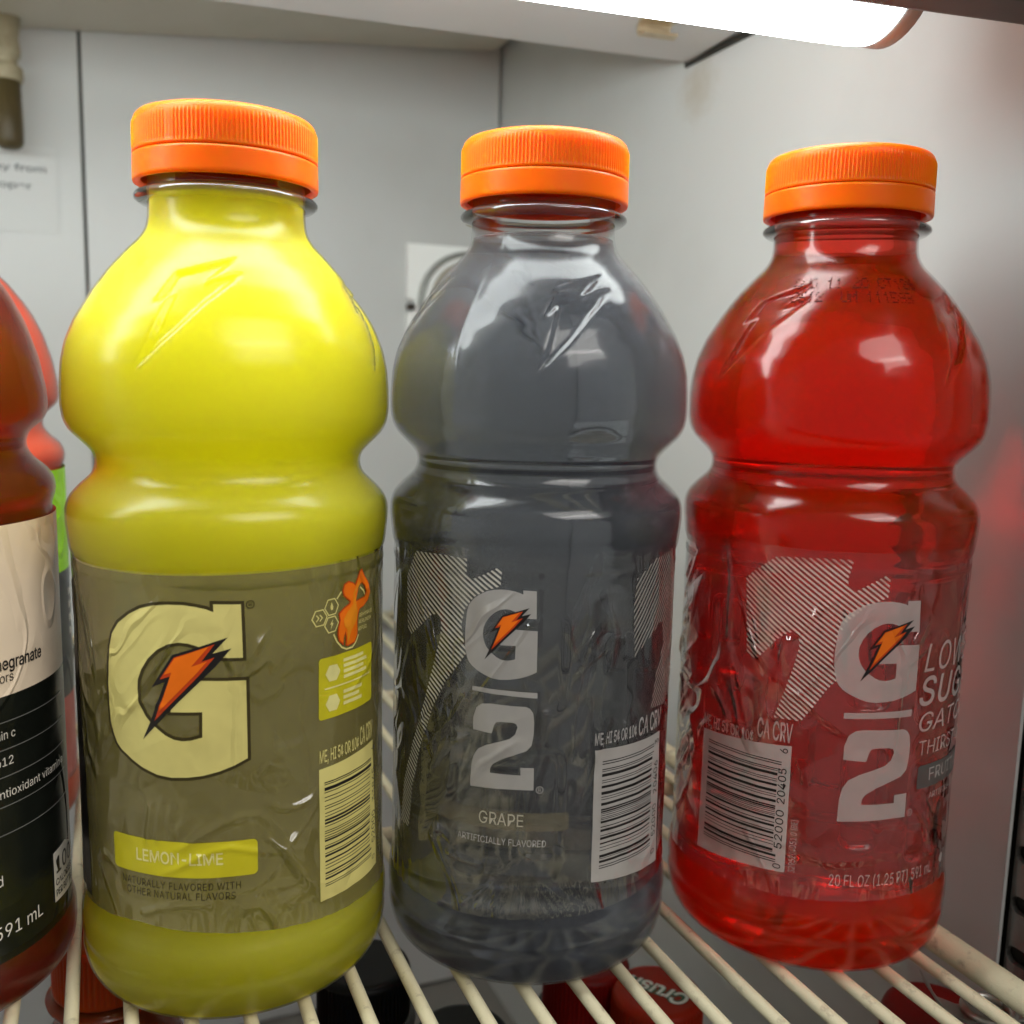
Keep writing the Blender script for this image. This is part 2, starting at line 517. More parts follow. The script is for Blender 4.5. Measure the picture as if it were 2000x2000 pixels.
def circle_pts(cx, cy, r, n=20, a0=0):
    return [(cx + r * math.cos(a0 + 2 * math.pi * k / n), cy + r * math.sin(a0 + 2 * math.pi * k / n)) for k in range(n)]

def rounded_rect(x0, x1, y0, y1, r, n=4):
    out = []
    for cx, cyy, a in ((x1 - r, y0 + r, -90), (x1 - r, y1 - r, 0), (x0 + r, y1 - r, 90), (x0 + r, y0 + r, 180)):
        for k in range(n + 1):
            t = math.radians(a + 90 * k / n)
            out.append((cx + r * math.cos(t), cyy + r * math.sin(t)))
    return out

_font_cache = {}
try:
    import os
    FONT = bpy.data.fonts.load(os.path.join(bpy.utils.system_resource('DATAFILES', path='fonts'), 'Inter.woff2'))
except Exception:
    FONT = None      # Blender's built-in face
def text_tris(body, bold=0.0, shear=0.0, space=1.0):
    key = (body, bold, shear, space)
    if key in _font_cache:
        return _font_cache[key]
    cu = bpy.data.curves.new('text', 'FONT')
    if FONT is not None:
        cu.font = FONT
    cu.body = body
    cu.resolution_u = 3
    cu.offset = bold
    cu.shear = shear
    cu.space_character = space
    ob = bpy.data.objects.new('text', cu)
    COL.objects.link(ob)
    dg = bpy.context.evaluated_depsgraph_get()
    me = bpy.data.meshes.new_from_object(ob.evaluated_get(dg))
    vs_ = [(v.co.x, v.co.y) for v in me.vertices]
    fs_ = [tuple(p.vertices) for p in me.polygons]
    bpy.data.objects.remove(ob)
    bpy.data.curves.remove(cu)
    bpy.data.meshes.remove(me)
    _font_cache[key] = (vs_, fs_)
    return vs_, fs_

class Print:
    """flat polygons in label space (s along the label, z up; mm), wrapped on a label surface later"""
    def __init__(self):
        self.polys = []      # (verts, faces, material key, layer)
        self.keys = []
    def poly(self, pts, key, layer=0, holes=()):
        loops = [[Vector((a, b, 0)) for a, b in pts]] + [[Vector((a, b, 0)) for a, b in h] for h in holes]
        tri = tessellate_polygon(loops)
        flat = [(v.x, v.y) for l in loops for v in l]
        self.polys.append((flat, [tuple(t) for t in tri], key, layer))
    def rect(self, x0, x1, y0, y1, key, layer=0):
        self.poly([(x0, y0), (x1, y0), (x1, y1), (x0, y1)], key, layer)
    def many(self, polys, key, layer=0):
        for p in polys:
            self.poly(p, key, layer)
    def text(self, body, x, z, width, height, key, layer=2, bold=0.0, shear=0.0, rot=0.0, space=1.0, cap=None):
        """left end of baseline at (x, z); width and cap height in mm"""
        v, f = text_tris(body, bold, shear, space)
        if not v:
            return
        a = np.array(v)
        x0, x1 = a[:, 0].min(), a[:, 0].max()
        hv, _ = text_tris(cap or 'H', bold)
        h = np.array(hv)[:, 1]
        sx = width / (x1 - x0)
        sz = height / (h.max() - h.min())
        px = (a[:, 0] - x0) * sx
        pz = (a[:, 1] - h.min()) * sz
        c, s = math.cos(rot), math.sin(rot)
        self.polys.append((list(zip(x + px * c - pz * s, z + px * s + pz * c)), f, key, layer))
    def hatch(self, shape, key, pitch, duty, ang, layer=0):
        """stripes clipped to a polygon"""
        c, s = math.cos(ang), math.sin(ang)
        rot = [(x * c + y * s, -x * s + y * c) for x, y in shape]
        ys = [p[1] for p in rot]
        y = min(ys) + pitch * 0.4
        while y < max(ys):
            cuts = []
            for i in range(len(rot)):
                (xa, ya), (xb, yb) = rot[i], rot[(i + 1) % len(rot)]
                if (ya > y) != (yb > y):
                    cuts.append((xa + (y - ya) / (yb - ya) * (xb - xa), (xb - xa) / (yb - ya)))
            cuts.sort()
            w = pitch * duty / 2
            for (x0, k0), (x1, k1) in zip(cuts[::2], cuts[1::2]):
                if x1 - x0 > 0.2:
                    k0 = max(-1.5, min(1.5, k0)); k1 = max(-1.5, min(1.5, k1))
                    q = [(x0 - w * k0, y - w), (x1 - w * k1, y - w), (x1 + w * k1, y + w), (x0 + w * k0, y + w)]
                    self.poly([(a * c - b * s, a * s + b * c) for a, b in q], key, layer)
            y += pitch
    def build(self, name, surf, parent, R=35.7, ds=1.0, dz=1.0, label=None):
        bm = bmesh.new()
        keys = []
        for flat, faces, key, layer in self.polys:
            if (key, layer) not in keys:
                keys.append((key, layer))
            mi = keys.index((key, layer))
            vv = [bm.verts.new((a, b, 0)) for a, b in flat]
            for t in faces:
                try:
                    f = bm.faces.new([vv[i] for i in t])
                    f.material_index = mi
                except ValueError:
                    pass
        xs = [v.co.x for v in bm.verts]; zs = [v.co.y for v in bm.verts]
        for axis, lo, hi, st in ((0, min(xs), max(xs), ds), (1, min(zs), max(zs), dz)):
            k = math.floor(lo / st) + 1
            while k * st < hi:
                co = [0, 0, 0]; no = [0, 0, 0]
                co[axis] = k * st; no[axis] = 1
                bmesh.ops.bisect_plane(bm, geom=bm.verts[:] + bm.edges[:] + bm.faces[:], plane_co=co, plane_no=no, dist=1e-5)
                k += 1
        mats = [M[k] for k, _ in keys]
        bmesh.ops.split_edges(bm, edges=[e for e in bm.edges if len(e.link_faces) == 2 and e.link_faces[0].material_index != e.link_faces[1].material_index])
        for v in bm.verts:
            L = keys[v.link_faces[0].material_index][1] if v.link_faces else 0
            s, z = v.co.x, v.co.y
            r = surf(s, z) + 0.13 + 0.065 * L
            t = s / R
            v.co = (r * math.sin(t) * MM, -r * math.cos(t) * MM, z * MM)
        me = bpy.data.meshes.new(name)
        bm.to_mesh(me); bm.free()
        for mm in mats:
            me.materials.append(mm)
        me.polygons.foreach_set('use_smooth', [True] * len(me.polygons))
        o = bpy.data.objects.new(name, me)
        if label:
            o['label'] = label
        return link(o, parent)

# ================================================================ SETTING (cooler interior)
UW = 0.232      # right wall
VB = 0.580      # back wall
ZF = -0.27      # floor
def structure(name, bm, mat, parent=None, bevel=0.0):
    o = bm_obj(name, bm, mat, parent, bevel=bevel)
    o['kind'] = 'structure'
    return o

bm = bmesh.new(); add_box(bm, -0.47, 0.27, -0.05, 0.62, ZF - 0.02, ZF)
structure('floor', bm, M['floor'])
bm = bmesh.new(); add_box(bm, -0.47, UW, VB + 0.004, VB + 0.03, ZF, 0.42)
back = structure('back_wall', bm, M['seam'])
bm = bmesh.new(); add_box(bm, -0.47, -0.0052, VB, VB + 0.0038, ZF + 0.002, 0.419)
p = bm_obj('panel', bm, M['wall'], back, bevel=0.0012)
bm = bmesh.new(); add_box(bm, -0.0036, UW - 0.0015, VB, VB + 0.0038, ZF + 0.002, 0.419)
p = bm_obj('panel', bm, M['wall'], back, bevel=0.0012)
bm = bmesh.new(); add_box(bm, UW, UW + 0.0012, 0.1835, VB + 0.03, ZF, 0.42)
structure('right_wall', bm, M['wall_right'])
bm = bmesh.new(); add_box(bm, UW + 0.012, UW + 0.03, -0.05, 0.61, ZF, 0.42)
structure('door_frame', bm, M['wall'])
bm = bmesh.new(); add_box(bm, -0.47, -0.44, -0.05, VB - 0.002, ZF, 0.42)
structure('left_wall', bm, M['wall'])
bm = bmesh.new(); add_box(bm, -0.44, UW - 0.002, 0.03, VB - 0.002, 0.40, 0.43)
structure('ceiling', bm, M['wall'])

bm = bmesh.new(); add_box(bm, -0.44, UW - 0.002, 0.0, 0.03, ZF + 0.001, -0.055)
structure('unseen_light_blocker', bm, M['metal_dark'])  # unseen panel, added to keep ambient light out from below the shelf
# drip tray under the ceiling at the back: sloping slab
tray = empty('drip_tray', (0, 0.5, 0.33), 'beige sloping drip tray across the top of the back wall', 'drip tray')
bm = bmesh.new()
zt = lambda u: 0.3084 + (u + 0.0406) * 0.0259 / 0.2661
ur = 0.2262
c8 = []
for dz in (0.0, 0.05):
    for u, v in ((-0.43, 0.385), (ur, 0.385), (ur, VB - 0.0015), (-0.43, VB - 0.0015)):
        c8.append((u, v - 0.5, zt(u) + dz - 0.33))
add_hexa(bm, c8)
bm_obj('tray_pan', bm, M['tray'], tray, bevel=0.003)

# drain hose at the top left
hose = empty('drain_hose', (-0.0375, 0.562, 0.2475), 'stained brown drain hose stub hanging below the drip tray', 'hose')
v, f = lathe([(0, 0.3), (3.5, 0.0), (5.6, 1.2), (6.6, 3.6), (6.6, 12), (6.2, 34), (0, 34.1)], 40)
mesh_obj('hose_tube', v, f, M['hose'], hose)
v, f = lathe([(0, 32), (7.0, 32), (7.6, 33), (7.6, 38), (6.8, 39), (5.4, 39.4), (5.4, 43), (6.6, 43.6), (6.8, 47), (6.2, 52), (7.5, 62), (0, 62)], 40)
mesh_obj('collar', v, f, M['hose_collar'], hose)

# instruction sticker on the left panel
stk = empty('instruction_sticker', (-0.034, VB - 0.0006, 0.240), 'white sticker with grey printed lines below the drain hose', 'sticker')
bm = bmesh.new(); add_box(bm, -0.06, 0.0165, -0.0001, 0.0004, -0.03, 0.0135)
bm_obj('paper', bm, M['sticker'], stk)
def flat_text(name, body, width, height, mat, parent, loc, rot, bold=0.0, shear=0.0, thick=0.0, align='left'):
    v, f = text_tris(body, bold, shear)
    a = np.array(v)
    h = np.array(text_tris('H', bold)[0])[:, 1]
    x0, x1 = a[:, 0].min(), a[:, 0].max()
    px = (a[:, 0] - x0) * width / (x1 - x0)
    if align == 'right':
        px -= width
    pz = (a[:, 1] - h.min()) * height / (h.max() - h.min())
    o = mesh_obj(name, [(x, z, 0) for x, z in zip(px, pz)], f, mat, parent, smooth=False)
    o.location = loc
    o.rotation_euler = rot
    return o
flat_text('text_line', 'way from', 0.030, 0.0034, M['ink_grey'], stk, (0.0118, -0.0004, 0.0003), (math.pi / 2, 0, 0), 0.01, align='right')
flat_text('text_line', 'proper', 0.022, 0.0034, M['ink_grey'], stk, (0.0048, -0.0004, -0.0085), (math.pi / 2, 0, 0), 0.01, align='right')

# bright socket plate on the back wall
pl = empty('wall_plate', (0.2085, VB - 0.0015, 0.183), 'bright square metal plate with a round ring on the back wall', 'wall plate')
outer = [(-0.0365, 0.0355), (-0.0365, 0.0035), (-0.032, 0.0025), (-0.0315, -0.004), (-0.0365, -0.0055), (-0.0365, -0.0355), (0.0225, -0.0355), (0.0225, 0.0355)]
def plate_bm(outer, holes, y0, y1, swap=False):
    bm = bmesh.new()
    loops = [outer] + holes
    pts = [p for l in loops for p in l]
    tri = tessellate_polygon([[Vector((a, b, 0)) for a, b in l] for l in loops])
    fv = [bm.verts.new((a, y0, b)) for a, b in pts]
    bv = [bm.verts.new((a, y1, b)) for a, b in pts]
    for t in tri:
        bm.faces.new([fv[i] for i in t]); bm.faces.new([bv[i] for i in reversed(t)])
    k = 0
    for l in loops:
        n = len(l)
        for i in range(n):
            j = (i + 1) % n
            bm.faces.new([fv[k + i], fv[k + j], bv[k + j], bv[k + i]])
        k += n
    return bm
bm_obj('face_plate', plate_bm(outer, [], -0.0035, 0.001), M['plate'], pl)
bm = bmesh.new()
v, f = lathe([(31, 0), (31, 4.6), (30.2, 5.6), (28.6, 5.6), (28.2, 1.2), (0, 1.2)], 64)
o = mesh_obj('ring', v, f, [M['ring'], M['disc']], pl, fmat=[0] * (64 * 4) + [1] * 64)
o.rotation_euler = (math.pi / 2, 0, 0); o.location = (0.0005, -0.0036, 0.0015)
v, f = lathe([(27.6, 0), (27.6, 4.0), (26.4, 4.8), (24.6, 4.0), (24.6, 1.0)], 64)
o = mesh_obj('inner_ring', v, f, M['plate'], pl)
o.rotation_euler = (math.pi / 2, 0, 0); o.location = (0.0005, -0.005, 0.0015)
v, f = tube_mesh([(-0.0345, 0.0, 0), (-0.0345, -0.0045, 0)], 0.0022, 12)
o = mesh_obj('screw', v, f, M['metal_dark'], pl); o.location = (0.0, 0.0, -0.0015)

# slotted shelf standard on the right
pil = empty('slotted_standard', (0.2352, 0.165, ZF), 'grey steel strip with slots beside the right wall edge', 'shelf standard')
def capsule(cx, cz, w, h, n=6):
    r = h / 2
    out = []
    for k in range(n + 1):
        t = math.pi / 2 + math.pi * k / n
        out.append((cx - (w / 2 - r) + r * math.cos(t), cz + r * math.sin(t)))
    for k in range(n + 1):
        t = -math.pi / 2 + math.pi * k / n
        out.append((cx + (w / 2 - r) + r * math.cos(t), cz + r * math.sin(t)))
    return out
holes = []
zz = -0.0176 - 0.0152 * 5
while zz < 0.36:
    holes.append(capsule(-0.0125, zz - ZF, 0.0115, 0.0052))
    zz += 0.0152
bm = plate_bm([(-0.0185, 0.0), (0.036, 0.0), (0.036, 0.66), (-0.0185, 0.66)], holes, 0.0, 0.0018)
o = bm_obj('slotted_strip', bm, M['metal'], pil)
bm = bmesh.new(); add_box(bm, 0.0028, 0.0078, -0.044, 0.060, 0.0, 0.66)
bm_obj('slot_shade_backing', bm, M['dark_gap'], pil)  # black box put in so the slots and wall gap look shaded
o.rotation_euler = (0, 0, -math.pi / 2)

# ---------------------------------------------------------------- light fixture
ex = Vector((0.99554, -0.09432, 0)); ey = Vector((0.09432, 0.99554, 0))
fx = empty('light_fixture', (0.2323, 0.3703, 0.2738), 'white strip light fixture with glowing tube above the bottles', 'light fixture', rz=math.atan2(ex.y, ex.x))
bm = bmesh.new()
add_hexa(bm, [(-0.66, -0.215, 0), (0.001 - 0.0205 * 0.0, -0.215, 0), (-0.0005, 0.0, 0), (-0.66, 0.0, 0),
              (-0.66, -0.215, 0.09), (0.001, -0.215, 0.09), (-0.0005, 0.0, 0.09), (-0.66, 0.0, 0.09)])
bm_obj('housing', bm, M['housing'], fx, bevel=0.0015)
tz = -0.0312; ty = -0.1761
prof = [(-0.62, 0.0177), (-0.052, 0.0177), (-0.0435, 0.0176), (-0.0392, 0.0172)]
v, f = tube_mesh([(x, ty, tz) for x, r in prof], [r for x, r in prof], 48)
mesh_obj('tube', v, f, M['glow'], fx)
v, f = tube_mesh([(x, ty, tz) for x in (-0.0391, -0.0386, -0.0345, -0.0338)], [0.0170, 0.0174, 0.0174, 0.0160], 48)
mesh_obj('tube_cap', v, f, M['holder'], fx)
bm = bmesh.new(); add_box(bm, -0.0334, -0.0290, ty - 0.008, ty + 0.008, -0.036, 0.0)
bm_obj('lamp_holder', bm, M['holder'], fx, bevel=0.0012)
def clip(cx):
    n = 9
    top, bot = [], []
    path = [(-0.135, -0.0006), (-0.0395, -0.0006), (-0.0382, -0.002), (-0.0382, -0.0038), (-0.0395, -0.0054), (-0.042, -0.0062), (-0.0455, -0.0058)]
    verts, faces = [], []
    w = 0.0066
    for k, (y, z) in enumerate(path):
        a = path[max(k - 1, 0)]; b = path[min(k + 1, len(path) - 1)]
        t = Vector((b[0] - a[0], b[1] - a[1])).normalized(); nn = Vector((-t.y, t.x)) * 0.0005
        for sx in (-w, w):
            for sgn in (1, -1):
                verts.append((cx + sx, y + nn.x * sgn, z + nn.y * sgn))
    for k in range(len(path) - 1):
        i = k * 4; j = i + 4
        faces += [(i, i + 2, j + 2, j), (i + 1, j + 1, j + 3, i + 3), (i, j, j + 1, i + 1), (i + 2, i + 3, j + 3, j + 2)]
    faces += [(0, 1, 3, 2), (j, j + 2, j + 3, j + 1)]
    mesh_obj('clip', verts, faces, M['clip'], fx, smooth=False)
clip(-0.0345)
clip(-0.30)
# dark front fascia shading the lamp from the customer
fas = empty('front_fascia', (0.20, 0.18, 0.2277), 'dark brown front fascia hiding the lamp at the top right corner', 'fascia', rz=math.atan2(ex.y, ex.x) * 0.0)
bm = bmesh.new()
sl = 0.0031 / 0.055
add_hexa(bm, [(-0.66, -0.014, -0.66 * sl), (0.031, -0.014, 0.031 * sl), (0.031, 0.0, 0.031 * sl), (-0.66, 0, -0.66 * sl),
              (-0.66, -0.014, 0.09), (0.031, -0.014, 0.09), (0.031, 0, 0.09), (-0.66, 0, 0.09)])
bm_obj('fascia_board', bm, M['metal_dark'], fas, bevel=0.0015)
# dark sealant line where the fixture meets the right wall
bm = bmesh.new(); add_box(bm, UW - 0.0012, UW + 0.0004, 0.285, 0.3715, 0.2722, 0.2746)
o = bm_obj('sealant_bead', bm, M['dark_gap']); o['label'] = 'dark grimy sealant line between light fixture and right wall'; o['category'] = 'sealant'

# ---------------------------------------------------------------- wire shelf
shelf = empty('wire_shelf', (0.05, 0.35, 0.0), 'cream coated wire shelf carrying the drink bottles', 'wire shelf')
SP = 0.0124
me = None
for i in range(-25, 17):
    u = -0.0107 + SP * i
    if me is None:
        v, f = tube_mesh([(0, y - 0.35, -0.0016) for y in (0.112, 0.115, 0.2, 0.3, 0.4, 0.5, 0.568, 0.571)], [0.0008] + [0.0016] * 6 + [0.0008], 14)
        w = mesh_obj('wire', v, f, M['wire'], shelf)
        me = w.data
    else:
        w = bpy.data.objects.new('wire', me); link(w, shelf)
    w.location = (u - 0.05, 0, 0)
for vv in (0.118, 0.289, 0.421, 0.566):
    tube_obj('cross_rod', [(-0.335 - 0.05, vv - 0.35, -0.0058), (0.197 - 0.05, vv - 0.35, -0.0058)], 0.0026, M['wire'], shelf)
tube_obj('side_rail', [(0.2012 - 0.05, y - 0.35, -0.0034) for y in (0.105, 0.2, 0.4, 0.575)], 0.0036, M['wire'], shelf, 20)

# ================================================================ SPORTS DRINK BOTTLES
PROF = [(0, 3.2), (14, 2.6), (22, 1.2), (27, 0.2), (29.5, 0.0), (32, 0.7), (34, 2.2), (35.4, 4.6), (36.1, 8), (36.25, 9.6), (35.75, 10.6), (35.75, 11.4), (36.25, 12.4),
        (36.3, 15.5), (36.1, 18), (35.2, 19.5), (34.7, 21), (34.6, 30), (34.5, 60), (34.6, 92), (34.9, 97.5), (35.6, 98.6), (35.7, 99.6), (35.1, 100.5), (35.1, 101.4), (35.8, 102.6), (36.1, 105.5), (36.45, 109), (36.4, 112.2),
        (35.5, 114.4), (33.4, 116.7), (30.8, 119.0), (29.85, 120.8), (29.75, 122.8), (30.3, 124.4), (32.4, 126.6), (35.0, 129.2), (36.1, 131.4), (36.55, 134.5), (36.5, 139), (36.1, 144),
        (35.1, 148.5), (33.0, 153.5), (29.3, 159.6), (25.6, 164.6), (22.1, 168.5), (19.2, 171.4), (17.9, 173.4), (17.4, 175.4), (17.25, 178), (17.2, 184), (17.0, 194), (15.4, 195)]
BODY = resample(PROF, 0.62, 0.75)
EMB = [(-0.9, 165.9), (-14.6, 160.5), (0, 162.5), (-14.3, 156.1), (-24.7, 149.6), (-36, 142.8), (-31.4, 149), (-27.3, 157.8), (-32.9, 155.6), (-27.6, 162.1)]
def sdf_poly(px, py, poly):
    poly = np.asarray(poly, float)
    d = np.full(px.shape, 1e9)
    inside = np.zeros(px.shape, bool)
    n = len(poly)
    for i in range(n):
        a, b = poly[i], poly[(i + 1) % n]
        e = b - a
        wx, wy = px - a[0], py - a[1]
        t = np.clip((wx * e[0] + wy * e[1]) / (e @ e), 0, 1)
        d = np.minimum(d, np.hypot(wx - e[0] * t, wy - e[1] * t))
        c = (a[1] > py) != (b[1] > py)
        with np.errstate(divide='ignore', invalid='ignore'):
            inside ^= c & (px < a[0] + (py - a[1]) / (b[1] - a[1] if b[1] != a[1] else 1e-9) * e[0])
    return np.where(inside, -d, d)
def smooth(a, b, x):
    t = np.clip((x - a) / (b - a), 0, 1)
    return t * t * (3 - 2 * t)
def body_disp(bolt0, seam):
    def fn(th, z, r):
        d = np.zeros_like(th)
        deg = np.degrees(th)
        if 140 < z < 168:
            kx = math.radians(1) * r
            for k in range(4):
                rel = (deg - (bolt0 + 90 * k) + 180) % 360 - 180
                sel = (rel > -40) & (rel < 4)
                poly = [(a * kx, b) for a, b in EMB]
                s = sdf_poly(rel[sel] * kx, np.full(sel.sum(), z), poly)
                d[sel] -= 1.15 * smooth(0.25, -0.55, s)
        if 22 < z < 97:
            # vertical grip pockets under the label
            for k in range(12):
                rel = (deg - 30 * k - 11 + 180) % 360 - 180
                x = rel * math.radians(1) * r
                for zc, hl in ((76.5, 8.0), (43.5, 9.5)):
                    off = 3.0 if k % 2 else -2.0
                    dz = max(abs(z - zc - off) - hl, 0)
                    dd = np.hypot(np.maximum(np.abs(x) - 1.6, 0), dz) - 3.0
                    d -= 1.1 * smooth(1.0, -1.0, dd)
        if z > 20 and z < 180:
            rel = (deg - seam + 90) % 180 - 90
            d += 0.10 * np.exp(-(rel * r * 0.01745 / 0.28) ** 2)
        return d
    return fn

def inset(prof, d):
    p = np.asarray(prof, float)
    t = np.gradient(p, axis=0)
    t /= np.linalg.norm(t, axis=1)[:, None]
    n = np.c_[t[:, 1], -t[:, 0]]
    return p - n * d

CAP_BAND = [(18.5, 184.2), (18.7, 183.5), (20.0, 183.3), (20.25, 183.7), (20.15, 189.0), (20.05, 189.15), (18.6, 189.15)]
CAP_TOP = [(18.5, 189.22), (19.95, 189.22), (20.15, 189.4), (20.15, 189.75), (19.95, 190.0), (19.9, 195.6), (19.8, 196.4), (19.45, 197.3), (18.8, 197.9), (17.6, 198.3), (15.5, 198.45), (10, 198.3), (0, 198.3)]
def knurl(th, z, r):
    w = smooth(189.9, 190.3, np.array(z)) * (1 - smooth(195.6, 196.5, np.array(z)))
    k = (th * 144 / (2 * np.pi)) % 1.0
    rib = np.exp(-((k - 0.5) / 0.17) ** 2)
    return 0.22 * w * rib
def cap_missing(gap_deg):
    def fn(th, z, r):
        d = knurl(th, z, r)
        rel = (np.degrees(th) - gap_deg + 180) % 360 - 180
        return np.where(np.abs(rel) < 3.0, 0.15 * d, d)
    return fn

def label_surface(zlo, zhi, seed, pleat=0.28, r0=35.35):
    rs = np.random.default_rng(seed)
    ph = rs.uniform(0, 6.28, 12)
    fq = rs.uniform(0.25, 0.9, 12)
    an = rs.uniform(-1.2, 1.2, 12)
    def fn(s, z):
        # big soft waves, sharper creases and pleats gathered at the lower edge
        w = 0.0
        q = mnoise.noise(Vector((s * 0.055 + seed, z * 0.045, seed * 3.1)))
        q2 = mnoise.noise(Vector((s * 0.16 + seed, z * 0.10 + 9, seed)))
        w += 0.22 * q + 0.10 * (1 - abs(q2) * 3.2)
        e = math.exp(-max(z - zlo, 0) / 7.0)
        w += pleat * e * (abs(math.sin(s * 0.55 + 1.5 * math.sin(s * 0.21 + seed) + z * 0.03)) - 0.5)
        ends = 0.25 * (math.exp(-max(z - zlo, 0) / 3.0) + 0.6 * math.exp(-max(zhi - z, 0) / 3.0))
        return r0 + w * 0.8 + ends
    return fn

class GridSurf:
    """label height field tabulated on a grid, so that film and print share it exactly"""
    def __init__(self, fn, h=1.0):
        self.fn = fn
        self.h = h
        self.c = {}
    def at(self, i, j):
        k = (i, j)
        if k not in self.c:
            self.c[k] = self.fn(i * self.h, j * self.h)
        return self.c[k]
    def __call__(self, s, z):
        s /= self.h; z /= self.h
        i, j = math.floor(s), math.floor(z)
        a, b = s - i, z - j
        return ((self.at(i, j) * (1 - a) + self.at(i + 1, j) * a) * (1 - b) + (self.at(i, j + 1) * (1 - a) + self.at(i + 1, j + 1) * a) * b)

def folded(base, folds):
    """adds creased ridges of loose film along polylines (points s, z; height mm; half width mm)"""
    segs = []
    for pts, hgt, w in folds:
        L = len(pts) - 1
        for i in range(L):
            segs.append((pts[i], pts[i + 1], hgt, w, i / L, (i + 1) / L))
    def fn(s, z):
        add = 0.0
        for (ax, ay), (bx, by), hgt, w, t0, t1 in segs:
            ex_, ey_ = bx - ax, by - ay
            l2 = ex_ * ex_ + ey_ * ey_
            t = max(0.0, min(1.0, ((s - ax) * ex_ + (z - ay) * ey_) / l2))
            d2 = (s - ax - ex_ * t) ** 2 + (z - ay - ey_ * t) ** 2
            if d2 < 9 * w * w:
                q = t0 + (t1 - t0) * t
                fade = min(1.0, 4.0 * (1.02 - q))
                add = max(add, hgt * fade * math.exp(-d2 / (w * w)))
        return base(s, z) + add
    return fn

def label_film(name, surf, s0, s1, top, bot, mats, parent, R=35.7, band=None, step=1.0, nz=84):
    """film wrapped round the bottle; top/bot are functions of s"""
    ns = int((s1 - s0) / step)
    verts, faces, fm = [], [], []
    for i in range(ns + 1):
        s = s0 + (s1 - s0) * i / ns
        za, zb = bot(s), top(s)
        for j in range(nz + 1):
            z = za + (zb - za) * j / nz
            r = surf(s, z); t = s / R
            verts.append((r * math.sin(t) * MM, -r * math.cos(t) * MM, z * MM))
    for i in range(ns):
        for j in range(nz):
            a = i * (nz + 1) + j
            faces.append((a, a + nz + 1, a + nz + 2, a + 1))
            fm.append(band(s0 + (s1 - s0) * (i + .5) / ns, j / nz) if band else 0)
    return mesh_obj(name, verts, faces, mats, parent, fmat=fm)

def sports_bottle(loc, label, drink, bolt0, seam, fill, gap, extra_yaw=0):
    t = empty('sports_drink_bottle', loc, label, 'drink bottle', 'sports drink bottles in a row on the shelf')
    dsp = body_disp(bolt0, seam)
    v, f = lathe(BODY, 360, dsp)
    mesh_obj('bottle_body', v, f, M['pet_gloss'] if drink is M['drink_yellow'] else M['pet'], t)
    inner = inset(BODY, 0.45)
    inner[0] = (0, 3.7)
    keep = inner[(inner[:, 1] < fill) | (np.arange(len(inner)) < 20)]
    rf = keep[-1, 0]
    liq = np.vstack([keep, [(rf, fill), (rf - 1.5, fill), (0, fill)]])
    v, f = lathe(liq, 360, lambda th, z, r: dsp(th, z, r) if r > 20 or z > 20 else 0 * th)
    mesh_obj('drink', v, f, drink, t)
    ring = [(17.3, 179.2), (19.2, 179.35), (20.05, 180.0), (20.15, 180.6), (19.8, 181.2), (18.4, 181.9), (17.25, 182.2)]
    lathe_obj('neck_ring', ring, 96, M['pet_ring'], t)
    c = lathe_obj('cap', resample(CAP_TOP, 0.5, 0.0), 864, M['cap_orange'], t, cap_missing(gap))
    lathe_obj('tamper_band', resample(CAP_BAND, 0.5), 160, M['cap_orange'], c)
    return t

# --- traced print shapes (mm on the label)
G_FILL = [(-2.97,95.42),(-2.72,84.08),(-7.45,84.27),(-9.52,85.77),(-11.83,86.79),(-13.75,87.37),(-15.7,87.5),(-17.95,87.06),(-20.29,85.79),(-22.52,83.69),(-24.11,81.27),(-25.02,78.89),(-25.18,76.82),(-24.99,74.79),(-24.4,73.02),(-23.44,71.3),(-22.23,69.94),(-20.81,68.82),(-18.96,67.48),(-17.14,66.68),(-15.35,66.42),(-13.58,66.58),(-11.18,67.28),(-11.06,72.78),(-17.66,72.61),(-17.39,74.11),(-12.85,79.25),(-11.56,79.49),(-2.16,79.2),(-2.08,62.21),(-4.68,60.96),(-7.9,59.78),(-11.14,58.95),(-14.43,58.46),(-17.82,58.3),(-21.12,58.71),(-24.35,59.83),(-27.27,61.25),(-29.83,62.9),(-31.2,64.3),(-32.1,66.0),(-32.9,68.64),(-33.3,72.05),(-33.35,76.72),(-33.0,81.41),(-32.6,85.0),(-31.7,87.9),(-29.77,90.54),(-26.83,92.69),(-23.9,94.21),(-20.95,95.04),(-17.71,95.41),(-14.63,95.42),(-11.86,95.02),(-9.98,94.58),(-8.42,93.97),(-8.49,95.61)]
BOLT_K = [(-5.7,88.58),(-8.8,85.2),(-5.01,86.23),(-8.11,82.6),(-16.03,74.75),(-24.13,66.14),(-22.22,70.29),(-18.74,79.02),(-21.69,77.7),(-16.99,84.87)]
BOLT_R = [(-8.34,87.21),(-11.05,83.54),(-8.39,84.4),(-11.76,80.39),(-21.24,70.5),(-17.45,80.34),(-19.77,79.52),(-16.67,84.32)]
BOLT_O = [(-9.5,86.78),(-13.1,82.52),(-9.88,83.65),(-12.28,80.84),(-20.22,72.54),(-17.2,81.15),(-18.93,80.59),(-16.45,84.22)]
